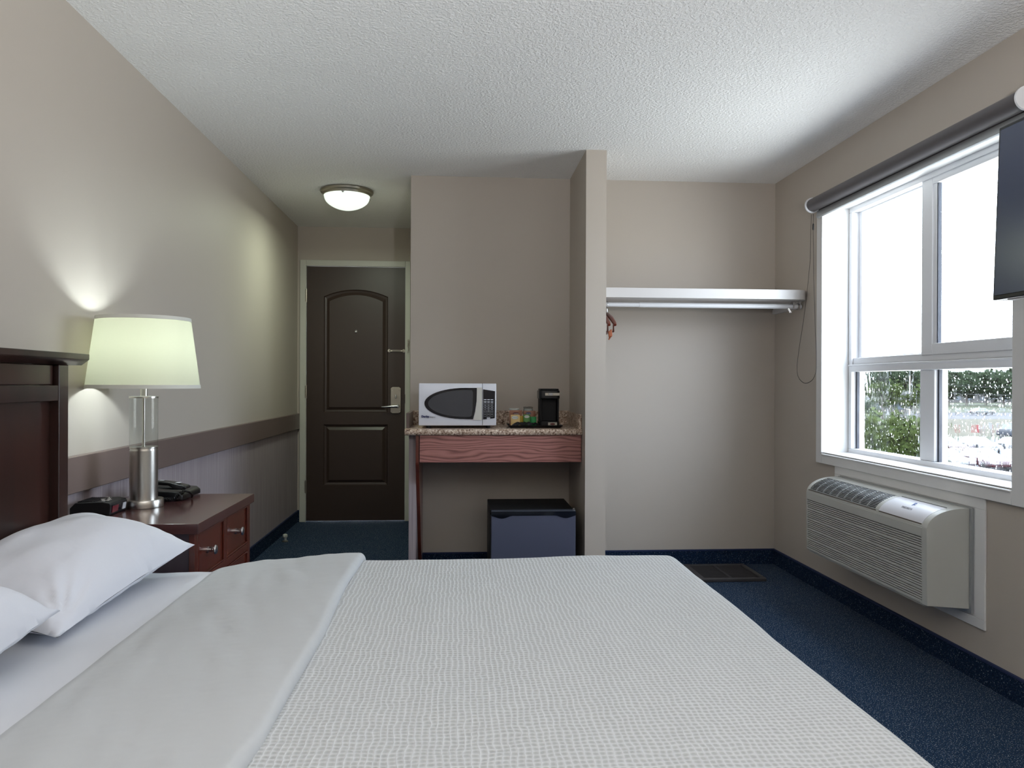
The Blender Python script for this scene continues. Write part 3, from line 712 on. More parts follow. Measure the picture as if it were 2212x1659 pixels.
for x in (-.17, .17):
    for y in (FY + .03, FY + .27): obj('foot', MB().lathe([(.012, .8956), (.014, .911)], (x, y, 0), 14), black_soft, mw)

# ------------------------------------------------------------------ coffee tray and contents
tray = thing('tray', 'black serving tray under the coffee maker', 'tray', (.44, 4.45, .895))
tr_ = MB(); tr_.box(.30, .585, 4.375, 4.545, .8955, .900)
tx0, tx1, ty0, ty1 = .285, .60, 4.36, 4.56
for (a, b_) in (((.30, 4.375), (.585, 4.375)), ((.585, 4.375), (.585, 4.545)), ((.585, 4.545), (.30, 4.545)), ((.30, 4.545), (.30, 4.375))):
    cxx, cyy = .4425, 4.46
    def o2(p, k_): return (cxx + (p[0] - cxx) * k_, cyy + (p[1] - cyy) * (1 + (k_ - 1) * 1.6))
    k0 = tr_.n(); A_, B_ = o2(a, 1.0), o2(b_, 1.0); A2, B2 = o2(a, 1.10), o2(b_, 1.10); A3, B3 = o2(a, 1.12), o2(b_, 1.12)
    vs = [tr_.b.verts.new(p) for p in ((*A_, .8955), (*B_, .8955), (*B2, .9115), (*A2, .9115), (*A_, .900), (*B_, .900), (*B3, .9115), (*A3, .9115))]
    for f in ((0, 1, 6, 7), (7, 6, 2, 3), (3, 2, 5, 4), (4, 5, 1, 0), (0, 7, 3, 4), (1, 5, 2, 6)): tr_.b.faces.new([vs[i] for i in f])
obj('tray_body', tr_, black_pl, tray)
cm = thing('coffee_maker', 'black single cup coffee maker at the right end of the tray', 'coffee maker', (.527, 4.46, .901))
def rr(x0, x1, y0, y1, r, n_=5):
    P = []
    for cx, cy_, a0 in ((x1 - r, y1 - r, 0), (x0 + r, y1 - r, 90), (x0 + r, y0 + r, 180), (x1 - r, y0 + r, 270)):
        for k in range(n_ + 1): a = radians(a0 + 90 * k / n_); P.append((cx + r * cos(a), cy_ + r * sin(a)))
    return P
obj('base', MB().prism(rr(.469, .584, 4.395, 4.53, .018), .901, .9335, 'z'), black_soft, cm, .003)
obj('rear_column', MB().prism(rr(.472, .585, 4.46, 4.53, .015), .933, 1.085, 'z'), black_soft, cm, .002)
obj('side_cheek', MB().prism([(4.41, .9335), (4.47, .9335), (4.47, 1.07), (4.405, 1.07)], .472, .484, 'x'), black_soft, cm, .003)
obj('side_cheek', MB().prism([(4.41, .9335), (4.47, .9335), (4.47, 1.07), (4.405, 1.07)], .573, .583, 'x'), black_soft, cm, .003)
hd = obj('brew_head', MB().prism(rr(.466, .587, 4.392, 4.53, .02), 1.062, 1.112, 'z'), black_pl, cm, .005)
obj('lid', MB().prism(rr(.472, .582, 4.398, 4.525, .02), 1.112, 1.121, 'z'), black_soft, cm, .003)
obj('brew_badge', MB().box(.500, .583, 4.3905, 4.393, 1.082, 1.097), silver_lbl, hd)
obj('badge_panel', MB().box(.521, .543, 4.3895, 4.391, 1.0835, 1.0955), key_m, hd)
text_part('brand_lettering', 'BUNN', .010, tv_f, hd, frame((.532, 4.3893, 1.0893), (1, 0, 0), (0, 0, 1)), extrude=.0002)
bd = obj('base_badge', MB().box(.518, .570, 4.3935, 4.396, .9075, .9265), silver_lbl, cm)
obj('badge_oval', MB().lathe([(.001, 0), (1, 0), (1, .001)], (0, 0, 0), 24, 'y').xf(Matrix.Translation((.544, 4.3925, .917)) @ Matrix.Diagonal((.015, 1, .006, 1))), maroon, bd)
def packet(name, label, cat, x0, x1, z0_, z1_, y, m, tilt=.12, grp=None):
    t_ = thing(name, label, cat, ((x0 + x1) / 2, y, z0_), grp)
    m_ = MB(); n_ = 8; w2, h2 = (x1 - x0), (z1_ - z0_); vs = {}
    for i in range(n_ + 1):
        for j in range(n_ + 1):
            u, v_ = i / n_, j / n_; bul = .004 * (sin(pi * u) * sin(pi * v_)) ** .5
            for s_ in (0, 1): vs[i, j, s_] = m_.b.verts.new((x0 + w2 * u, y + tilt * h2 * v_ + (bul + .0004) * (1 if s_ else -1), z0_ + h2 * v_))
    for i in range(n_):
        for j in range(n_):
            m_.b.faces.new([vs[i, j, 0], vs[i + 1, j, 0], vs[i + 1, j + 1, 0], vs[i, j + 1, 0]]); m_.b.faces.new([vs[i, j, 1], vs[i, j + 1, 1], vs[i + 1, j + 1, 1], vs[i + 1, j, 1]])
    for i in range(n_):
        m_.b.faces.new([vs[i, 0, 0], vs[i, 0, 1], vs[i + 1, 0, 1], vs[i + 1, 0, 0]]); m_.b.faces.new([vs[i, n_, 0], vs[i + 1, n_, 0], vs[i + 1, n_, 1], vs[i, n_, 1]])
        m_.b.faces.new([vs[0, i, 0], vs[0, i + 1, 0], vs[0, i + 1, 1], vs[0, i, 1]]); m_.b.faces.new([vs[n_, i, 0], vs[n_, i, 1], vs[n_, i + 1, 1], vs[n_, i + 1, 0]])
    obj('pouch', m_, m, t_, smooth=True); return t_
def oval_label(parent, cx, y, cz, rx, rz, m, name='label_oval'):
    return obj(name, MB().lathe([(.001, 0), (1, 0), (1, .001)], (0, 0, 0), 28, 'y').xf(Matrix.Translation((cx, y, cz)) @ Matrix.Diagonal((rx, 1, rz, 1))), m, parent)
fx = frame((0, 0, 0), (1, 0, 0), (0, 0, 1))
c1 = packet('coffee_sachet', 'brown coffee sachet standing behind the yellow tea sachet', 'sachet', .299, .372, .905, .994, 4.462, cardboard_b, .05, 'drink sachets on the tray')
oval_label(c1, .336, 4.459, .977, .018, .006, maroon)
text_part('lettering', 'COFFEE', .008, label_w, c1, frame((.338, 4.4575, .9725), (1, 0, 0), (0, 0, 1)), extrude=.0003)
c2 = packet('coffee_sachet', 'brown coffee sachet standing behind the green tea sachet', 'sachet', .382, .452, .905, .991, 4.466, cardboard_b, .05, 'drink sachets on the tray')
oval_label(c2, .410, 4.463, .976, .016, .006, ink_navy)
text_part('lettering', 'DECAF', .008, label_w, c2, frame((.410, 4.4615, .9725), (1, 0, 0), (0, 0, 1)), extrude=.0003)
tyd = packet('tea_sachet', 'small golden tea sachet peeking out right of the yellow one', 'sachet', .345, .379, .905, .962, 4.450, tea_yd, .05, 'drink sachets on the tray')
tgd = packet('tea_sachet', 'small emerald green sachet beside the coffee maker', 'sachet', .420, .4555, .905, .957, 4.452, tea_gd, .05, 'drink sachets on the tray')
t1 = packet('tea_sachet', 'yellow tea sachet with oval label at the left of the tray', 'sachet', .3045, .357, .9055, .9685, 4.430, tea_y, .10, 'drink sachets on the tray')
lb = oval_label(t1, .3285, 4.4275, .953, .0195, .0105, ink_grey); oval_label(t1, .3285, 4.4266, .953, .018, .0092, label_w)
text_part('lettering', 'TWININGS', .0062, tv_f, t1, frame((.3285, 4.4262, .9525), (1, 0, 0), (0, 0, 1)), extrude=.0002)
t2 = packet('tea_sachet', 'dark green tea sachet with oval label on the tray', 'sachet', .378, .4175, .9055, .970, 4.432, tea_g, .10, 'drink sachets on the tray')
oval_label(t2, .398, 4.4290, .958, .0150, .0078, label_w)
text_part('lettering', 'TWININGS', .0052, tv_f, t2, frame((.398, 4.4285, .9575), (1, 0, 0), (0, 0, 1)), extrude=.0002)
cup = thing('foam_cup', 'white cup standing upright behind the yellow sachet', 'cup', (.329, 4.497, .901))
obj('cup_wall', MB().lathe([(.0235, .901), (.0285, .998), (.0300, 1.001), (.0300, 1.004), (.0275, 1.004), (.0222, .904)], (.329, 4.50, 0), 28), cup_w, cup, smooth=True)
cup2 = thing('foam_cup', 'upside down cup in crinkled clear wrap behind the green sachet', 'cup', (.412, 4.50, .901))
obj('cup_wall', MB().lathe([(.030, .901), (.0235, 1.000), (.020, 1.002)], (.412, 4.502, 0), 28), cup_w, cup2, smooth=True)
wm = MB().lathe([(.0315, .902), (.031, .94), (.028, .99), (.027, 1.003), (.029, 1.010), (.022, 1.014), (.008, 1.008)], (.412, 4.502, 0), 40)
for v in wm.b.verts:
    nz = noise.noise(v.co * 120); v.co += Vector((v.co.x - .412, v.co.y - 4.502, .3 * .03)).normalized() * nz * (.006 if v.co.z > .985 else .001)
obj('plastic_wrap', wm, wrap_m, cup2, smooth=True, auto=20)
cp = MB()
bz = bmesh.ops.create_grid(cp.b, x_segments=26, y_segments=12, size=.5)
for v in cp.b.verts:
    x, y = v.co.x, v.co.y; nz = noise.noise(Vector((x * 7, y * 4, 1.3))) + .5 * noise.noise(Vector((x * 17, y * 9, 4)))
    v.co = Vector((.388 + x * .155, 4.398 + y * .046, .9135 + .009 * nz + .014 * (1 - (2 * x) ** 4) * (1 - (2 * y) ** 2)))
r_ = bmesh.ops.solidify(cp.b, geom=cp.b.faces[:], thickness=.0015)
tag(obj('condiment_pouch', cp, black_pl, smooth=True, auto=25), 'crumpled black plastic pouch lying at the front of the tray', 'pouch')

# ------------------------------------------------------------------ fridge
fg = thing('mini_fridge', 'small black fridge with dark steel door under the niche counter', 'fridge', (.41, 4.35, 0))
obj('cabinet', MB().box(.176, .640, 4.205, 4.595, .015, .456), black_soft, fg, .004)
FD = 4.155
obj('fridge_door', MB().box(.181, .644, FD, 4.20, .03, .434), fridge_m, fg, .004, label='dark blue grey steel door')
cap_ = [(.181, .428), (.181, .4515), (.644, .4515), (.644, .428)]
arc = []
for k in range(41):
    u = k / 40; x = .644 - u * .463
    dz = 0
    for c0 in (.238, .590): 
        if abs(x - c0) < .055: dz = max(dz, .0145 * cos((x - c0) / .055 * pi / 2) ** 1.3)
    arc.append((x, .4305 - dz))
cp_ = MB().prism([(.181, .4515), (.644, .4515)] + arc, FD - .003, 4.20, 'y')
obj('door_cap', cp_, mw_band, fg, label='black top cap with two scooped finger grips')
obj('top_edge', MB().box(.183, .642, FD + .001, 4.20, .4515, .4555), navy_rub, fg, .001)
obj('door_hinge', MB().lathe([(.008, .4555), (.008, .464), (.004, .467)], (.636, FD + .02, 0), 14), chrome, fg, smooth=True)
for (x, y) in ((.20, 4.24), (.62, 4.24), (.20, 4.57), (.62, 4.57)): obj('foot', MB().lathe([(.014, 0), (.016, .016)], (x, y, 0), 12), black_soft, fg)

# ------------------------------------------------------------------ floor grille
vg = thing('floor_vent', 'dark metal vent grille lying on the carpet near the closet corner', 'vent', (1.6, 4.53, 0))
V0, V1, V2, V3 = 1.41, 1.80, 4.35, 4.72
m_ = MB(); m_.box(V0, V1, V2, V2 + .03, 0, .02); m_.box(V0, V1, V3 - .03, V3, 0, .02); m_.box(V0, V0 + .03, V2 + .03, V3 - .03, 0, .02); m_.box(V1 - .03, V1, V2 + .03, V3 - .03, 0, .02); m_.box(1.59, 1.61, V2 + .03, V3 - .03, .008, .018)
obj('vent_frame', m_, vent_m, vg, .004)
obj('filter_backing', MB().box(V0 + .03, V1 - .03, V2 + .03, V3 - .03, .001, .004), black_soft, vg)
m_ = MB()
for k in range(24):
    y = V2 + .035 + k * .0128
    m_.box(V0 + .03, V1 - .03, y, y + .0022, .010, .013)
for k in range(26):
    x = V0 + .035 + k * .0128; m_.box(x, x + .0022, V2 + .03, V3 - .03, .008, .010)
obj('mesh', m_, vent_m, vg)

# ------------------------------------------------------------------ television
tv = thing('television', 'wall mounted flat television with its edge in front of the window', 'television', (1.76, 1.9, 1.7))
st = MB().box(1.735, 1.775, 1.42, 2.365, 1.425, 1.985)
scr = obj('tv_case', st, tv_f, tv, .004)
bz_ = MB(); bz_.box(1.731, 1.736, 1.432, 2.352, 1.44, 1.972); obj('screen', bz_, tv_m, tv, label='glossy dark blue black screen')
obj('rear_housing', MB().box(1.775, 1.80, 1.6, 2.2, 1.47, 1.85), tv_f, tv, .008)
obj('wall_arm', MB().box(1.80, XR, 1.86, 1.94, 1.60, 1.72), black_soft, tv, .004)
obj('wall_plate', MB().box(XR - .012, XR, 1.75, 2.05, 1.52, 1.80), black_soft, tv, .002)
obj('bottom_port', MB().box(1.745, 1.762, 2.24, 2.31, 1.4205, 1.427), key_m, tv)
for ch_ in list(tv.children):
    if ch_.name.startswith(('tv_case', 'screen', 'rear_housing', 'bottom_port')):
        ch_.rotation_euler = (0, radians(2.0), 0)

# ------------------------------------------------------------------ nightstand
ns = thing('nightstand', 'dark cherry nightstand with small drawers beside the bed', 'nightstand', (-1.07, 2.84, 0))
NX0, NX1, NY0, NY1, NZ = -1.302, -.838, 2.505, 3.178, .70
obj('top', MB().box(NX0, NX1 + .012, NY0, NY1, NZ - .034, NZ), wood_top, ns, .0025, label='worn dark cherry top')
bd_ = MB(); bd_.box(NX0 + .01, NX1 - .022, NY0 + .014, NY0 + .034, .06, NZ - .034); bd_.box(NX0 + .01, NX1 - .022, NY1 - .034, NY1 - .014, .06, NZ - .034)
bd_.box(NX0 + .01, NX0 + .02, NY0 + .034, NY1 - .034, .06, NZ - .034); bd_.box(NX0 + .02, NX1 - .022, NY0 + .034, NY1 - .034, .06, .08)
obj('carcass', bd_, wood_side, ns, .001)
ff = MB()
for (a, b_) in ((NY0 + .012, NY0 + .044), (NY1 - .044, NY1 - .012)): ff.box(NX1 - .022, NX1 - .002, a, b_, .0, NZ - .034)
my = (NY0 + NY1) / 2
ff.box(NX1 - .022, NX1 - .002, my - .014, my + .014, .505, NZ - .034)
ff.box(NX1 - .022, NX1 - .002, NY0 + .044, NY1 - .044, .48, .508); ff.box(NX1 - .022, NX1 - .002, NY0 + .044, NY1 - .044, NZ - .040, NZ - .034); ff.box(NX1 - .022, NX1 - .002, NY0 + .044, NY1 - .044, .06, .085)
for zz in (.345, .21): ff.box(NX1 - .022, NX1 - .002, NY0 + .044, NY1 - .044, zz - .012, zz + .012)
obj('face_frame', ff, wood_cherry, ns, .002)
def drawer(y0, y1, z0_, z1_, knobs):
    d_ = obj('drawer', MB().box(NX1 - .030, NX1 - .008, y0, y1, z0_, z1_), wood_cherry, ns, .002)
    e = MB(); t_ = .006
    e.box(NX1 - .008, NX1 - .0015, y0, y1, z0_, z0_ + t_); e.box(NX1 - .008, NX1 - .0015, y0, y1, z1_ - t_, z1_); e.box(NX1 - .008, NX1 - .0015, y0, y0 + t_, z0_ + t_, z1_ - t_); e.box(NX1 - .008, NX1 - .0015, y1 - t_, y1, z0_ + t_, z1_ - t_)
    obj('drawer_bead', e, wood_cherry, d_, .0015)
    for ky in knobs:
        obj('knob', MB().lathe([(.011, 0), (.011, .003), (.009, .004), (.009, .014), (.006, .016), (.006, .020), (.014, .022), (.0165, .026), (.014, .030), (.006, .032)], (NX1 - .008, ky, (z0_ + z1_) / 2), 24, 'x'), chrome, d_, smooth=True, label='round satin silver knob')
drawer(NY0 + .046, my - .016, .510, NZ - .041, [2.66]); drawer(my + .016, NY1 - .046, .510, NZ - .041, [2.985])
drawer(NY0 + .046, NY1 - .046, .359, .478, [2.66, 3.0]); drawer(NY0 + .046, NY1 - .046, .224, .331, [2.66, 3.0]); drawer(NY0 + .046, NY1 - .046, .087, .196, [2.66, 3.0])

# ------------------------------------------------------------------ table lamp
LX, LY = -1.137, 2.86
lp = thing('table_lamp', 'lit table lamp with cream drum shade and clear glass column on the nightstand', 'lamp', (LX, LY, NZ))
lc = (LX, LY, 0)
obj('base', MB().lathe([(.067, NZ + .0005), (.068, NZ + .004), (.068, NZ + .026), (.066, NZ + .029), (.02, NZ + .030)], lc, 64), steel, lp, smooth=True)
obj('metal_sleeve', MB().lathe([(.0475, NZ + .029), (.0475, .905), (.046, .905), (.045, .912), (.0475, .913), (.0475, .918), (.02, .918)], lc, 64), steel, lp, smooth=True)
gl = MB().lathe([(.0475, .918), (.0475, 1.094)], lc, 64, cap=False); obj('glass_column', gl, tube_m, lp, smooth=True, auto=180)
obj('inner_rod', MB().lathe([(.005, .918), (.005, 1.094)], lc, 16), steel, lp, smooth=True)
obj('top_cap', MB().lathe([(.01, 1.094), (.0485, 1.094), (.0485, 1.100), (.012, 1.101), (.0125, 1.150), (.017, 1.152), (.017, 1.19), (.01, 1.20)], lc, 48), steel, lp, smooth=True)
RB, RT, ZB_, ZT_ = .190, .157, 1.131, 1.382
sh = MB().lathe([(RB, ZB_), (RB + (RT - RB) * .5, (ZB_ + ZT_) / 2), (RT, ZT_)], lc, 96, cap=False)
shd = obj('lamp_shade', sh, shade_m, lp, smooth=True, auto=180)
obj('binding', MB().lathe([(RB - .001, ZB_ - .002), (RB + .0015, ZB_ - .002), (RB + .0002, ZB_ + .011), (RB - .003, ZB_ + .011), (RB - .001, ZB_ - .002)], lc, 96, cap=False), trim_fab, shd, smooth=True)
obj('binding', MB().lathe([(RT - .002, ZT_ - .010), (RT + .0025, ZT_ - .010), (RT + .001, ZT_ + .003), (RT - .003, ZT_ + .003), (RT - .002, ZT_ - .010)], lc, 96, cap=False), trim_fab, shd, smooth=True)
hp = MB()
for k in range(3):
    a = 2 * pi * k / 3 + .3; hp.tube([(LX, LY, 1.372), (LX + .156 * cos(a), LY + .156 * sin(a), 1.376)], .0018, 6)
hp.tube([(LX, LY, 1.20)] + [(LX + .05 * sin(a), LY, 1.286 - .086 * cos(a)) for a in [k * pi / 10 for k in range(11)]], .0016, 6)
hp.tube([(LX, LY, 1.20)] + [(LX - .05 * sin(a), LY, 1.286 - .086 * cos(a)) for a in [k * pi / 10 for k in range(11)]], .0016, 6)
obj('harp', hp, steel, lp, smooth=True)
obj('finial', MB().box(LX - .0095, LX + .0095, LY - .003, LY + .003, 1.376, 1.394), trim_fab, lp, .002)
obj('bulb', MB().lathe([(.012, 1.20), (.014, 1.215), (.019, 1.24), (.020, 1.262), (.018, 1.275), (.008, 1.285)], lc, 24), bulb_m, lp, smooth=True)
pt = bpy.data.lights.new('lamp_bulb', 'POINT'); pt.energy = P_LAMP; pt.color = (.86, .98, 1.0); pt.shadow_soft_size = .032
q = bpy.data.objects.new('lamp_bulb', pt); C.objects.link(q); q.parent = lp; q.location = (0, 0, 1.262 - NZ)
pt.use_shadow = True

# ------------------------------------------------------------------ alarm clock
ck = thing('alarm_clock', 'black clock radio with dark red display at the bed end of the nightstand', 'clock', (-1.24, 2.70, NZ), rotz=0)
cp0 = [(-1.306, NZ), (-1.306, NZ + .026), (-1.288, NZ + .044), (-1.20, NZ + .047), (-1.176, NZ + .043), (-1.172, NZ + .034), (-1.176, NZ + .002), (-1.18, NZ)]
cb_ = obj('clock_body', MB().prism(cp0, 2.628, 2.758, 'y'), black_soft, ck, .003)
obj('front_face', MB().prism([(-1.1785, NZ + .004), (-1.1735, NZ + .036), (-1.171, NZ + .036), (-1.176, NZ + .004)], 2.636, 2.750, 'y'), mw_band, ck)
obj('display', MB().prism([(-1.1765, NZ + .009), (-1.1735, NZ + .031), (-1.1700, NZ + .031), (-1.1730, NZ + .009)], 2.642, 2.686, 'y'), lcd_red, ck, label='dim red time display')
obj('dial_window', MB().prism([(-1.1765, NZ + .009), (-1.1735, NZ + .031), (-1.1700, NZ + .031), (-1.1730, NZ + .009)], 2.722, 2.746, 'y'), key_m, ck)
for i, (x, y) in enumerate(((-1.205, 2.650), (-1.215, 2.672), (-1.225, 2.690), (-1.205, 2.690), (-1.21, 2.71), (-1.225, 2.735), (-1.195, 2.655), (-1.195, 2.675))):
    obj('button', MB().box(x - .005, x + .005, y - .007, y + .007, NZ + .046, NZ + .0495), chrome, ck, .0015)
m_ = MB()
for k in range(9): m_.box(-1.285 + k * .0065, -1.282 + k * .0065, 2.64, 2.745, NZ + .0435, NZ + .0475)
obj('speaker_slots', m_, black_pl, ck)

for ch_ in ck.children: ch_.location.y += .035; ch_.location.x += .006

# ------------------------------------------------------------------ telephone
ph = thing('telephone', 'black desk telephone with coiled cord behind the lamp on the nightstand', 'telephone', (-1.13, 3.06, NZ))
ang = radians(-2)
RM = Matrix.Translation((-1.135, 3.074, NZ)) @ Matrix.Rotation(ang, 4, 'Z')
def ph_part(name, mb, m, parent=None, bev=.004, **k):
    mb.xf(RM); return obj(name, mb, m, parent or ph, bev, **k)
pb = MB().prism([(-.10, .004), (-.10, .030), (-.085, .044), (.08, .034), (.095, .022), (.095, .004)], -.09, .10, 'y')
pbo = ph_part('phone_base', pb, black_pl)
hs_pts = [(-.095, .058), (-.06, .070), (0, .076), (.05, .070), (.105, .056), (.108, .046), (.09, .042), (.06, .046), (.04, .058), (0, .061), (-.04, .058), (-.06, .048), (-.09, .044), (-.098, .05)]
ph_part('handset', MB().prism(hs_pts, -.085, -.035, 'y'), black_pl, bev=.007)
ph_part('keypad_insert', MB().box(-.05, .05, -.02, .07, .036, .0445), black_soft)
for i in range(3): ph_part('number_card', MB().box(-.045 + i * .022, -.03 + i * .022, -.066, -.052, .0755, .0765), key_m, bev=0)
ph_part('number_card', MB().box(.062, .078, -.072, -.048, .0668, .0680), key_m, bev=0)
coil = []
for k in range(560):
    a = k * .46; t_ = k / 559; bx_ = -.085 + .185 * t_; by_ = -.104 + .03 * t_ ** 6 + .006 * sin(t_ * 7); bz2 = .0095 + .030 * max(0, t_ - .82) / .18
    coil.append((bx_, by_ + .0065 * cos(a), bz2 + .0065 * sin(a)))
ph_part('coiled_cord', MB().tube(coil, .0019, 5), black_pl, bev=0, smooth=True)
cr = [(.10, -.085, .040), (.118, -.08, .034), (.122, -.06, .02), (.110, -.03, .006)]
ph_part('cord_end', MB().tube(cr, .004, 8), black_pl, bev=0, smooth=True)

# ------------------------------------------------------------------ bed
BY0, BY1, BXF, BT = .86, 2.395, .70, .600
bed = thing('bed', 'bed with dark espresso headboard and white bedding in the foreground', 'bed', (-.3, 1.62, 0))
hb = obj('headboard', MB().box(-1.262, -1.232, .79, 2.452, .30, 1.20), wood_panel, bed, .002, label='dark espresso panelled headboard')
HX = -1.205
for y0, y1 in ((2.405, 2.462), (.78, .837)): obj('post', MB().box(-1.285, HX, y0, y1, 0, 1.204), wood_dark, hb, .003)
obj('crown_rail', MB().prism([(-1.30, 1.204), (HX + .006, 1.204), (HX + .030, 1.222), (HX + .030, 1.240), (-1.30, 1.240)], .71, 2.532, 'y'), wood_dark, hb, .002)
obj('top_board', MB().box(-1.24, HX - .014, .837, 2.396, 1.143, 1.202), wood_panel, hb, .002)
obj('mid_rail', MB().box(-1.24, HX - .002, .837, 2.405, 1.094, 1.141), wood_dark, hb, .002)
obj('inner_stile', MB().box(-1.24, HX - .012, 1.58, 1.66, .3, 1.094), wood_panel, hb, .002)
obj('box_base', MB().box(-1.18, BXF - .05, BY0 + .04, BY1 - .04, .04, .34), black_soft, bed, .01)
obj('mattress', MB().box(-1.20, BXF - .02, BY0 + .012, BY1 - .012, .34, BT - .036), linen, bed, .04, seg=5)

def cloth(x0, x1, y0, y1, nx, ny, fn, name, m, uvscale=1.0, parent=None, thick=0):
    me = bpy.data.meshes.new(name); vs = []; fs = []
    for i in range(nx + 1):
        for j in range(ny + 1):
            vs.append(fn(x0 + (x1 - x0) * i / nx, y0 + (y1 - y0) * j / ny))
    for i in range(nx):
        for j in range(ny):
            a = i * (ny + 1) + j; fs.append((a, a + ny + 1, a + ny + 2, a + 1))
    me.from_pydata(vs, [], fs); uv = me.uv_layers.new(name='UVMap')
    for p in me.polygons:
        p.use_smooth = True
        for li in p.loop_indices:
            vi = me.loops[li].vertex_index; i, j = divmod(vi, ny + 1)
            uv.data[li].uv = (x0 + (x1 - x0) * i / nx, y0 + (y1 - y0) * j / ny)
    me.materials.append(m); o_ = bpy.data.objects.new(name, me); C.objects.link(o_)
    if thick:
        s_ = o_.modifiers.new('s', 'SOLIDIFY'); s_.thickness = thick; s_.offset = -1
    return o_
def drape(a, b, top, ex0=-9, ex1=BXF, ey0=BY0, ey1=BY1, R=.05, maxd=None, waves=.012):
    """cloth coordinates to space: flat on top, rounded over the edges, hanging beyond them"""
    dx = max(0, a - (ex1 - R)); dyp = max(0, b - (ey1 - R)); dyn = max(0, (ey0 + R) - b)
    dy = dyp or -dyn; d_ = hypot(dx, dy)
    if d_ == 0: return Vector((a, b, top))
    ux, uy = dx / d_, dy / d_; L_ = R * pi / 2
    if d_ < L_: th = d_ / R; out = R * sin(th); drop = R * (1 - cos(th))
    else:
        e = d_ - L_; out = R + .10 * e * (1 if dx and abs(dy) > 0 else .5); drop = R + e * .995
        out += waves * min(1, e / .15) * sin((a if abs(uy) > abs(ux) else b) * 17 + 2 * noise.noise(Vector((a * 2, b * 2, 0))))
    cx = min(a, ex1 - R); cy_ = min(max(b, ey0 + R), ey1 - R)
    z = max(top - drop, .015)
    return Vector((cx + ux * out, cy_ + uy * out, z))
def spread(a, b):
    top = .612 + .0035 * noise.noise(Vector((a * 3, b * 3, 5))) + .002 * noise.noise(Vector((a * 9, b * 9, 2)))
    top += .007 * exp(-((a - .45) / .28) ** 2)
    if a < -.30: top -= .004 + .02 * min(1, (-.30 - a) / .08)
    return drape(a, b, top)
bs = cloth(-.62, BXF + .46, BY0 - .46, BY1 + .46, 190, 260, spread, 'bedspread', quilt)
tag(bs, 'white waffle textured bedspread covering the foot end of the bed', 'bedspread')
def fold(a, b):
    # folded back top sheet: steps up, swells and rolls over the bedspread edge; 'a' is arc length past -.66
    e = -.285 + .012 * noise.noise(Vector((b * 2.2, 0, 3))) - (.03 if b < BY0 + .3 else 0) * max(0, (BY0 + .3 - b) / .3)
    sw = lambda x: max(0., min(1., x)) ** 2 * (3 - 2 * max(0., min(1., x)))
    flat_end = e - .020
    w_ = .0035 * noise.noise(Vector((a * 7, b * 2.2, 8))) + .0025 * noise.noise(Vector((a * 22 + b * 6, b * 5, 1)))
    if a <= flat_end:
        z = .574 + .015 * sw((a + .76) / .05) + .024 * sw((a + .76) / .19) + .021 * sw((a + .58) / .27) + w_; x = a
    else:
        s_ = a - flat_end; r = .018; th = min(s_ / r, pi * .92); z = .634 - r + r * cos(th) + w_; x = flat_end + r * sin(th)
        if s_ / r > pi * .92: x -= (s_ - r * pi * .92)
    return drape(x, b, z, ey0=BY0 - .014, ey1=BY1 + .014)
ts = cloth(-.76, -.285 + .055, BY0 - .30, BY1 + .33, 110, 190, fold, 'top_sheet', linen)
tag(ts, 'smooth white top sheet folded back over the bedspread', 'sheet')
linen3 = mat('white_bottom_sheet_cotton', (0.60, 0.62, 0.665), 0.85, spec=0.15, sheen=0.1)
def lower(a, b):
    return drape(a, b, .583 + .003 * noise.noise(Vector((a * 6, b * 3, 11))) + .0015 * noise.noise(Vector((a * 18, b * 8, 11))))
fs = cloth(-1.195, -.66, BY0 - .22, BY1 + .22, 80, 170, lower, 'fitted_sheet', linen3)
tag(fs, 'white bottom sheet exposed between pillows and folded top sheet', 'sheet')

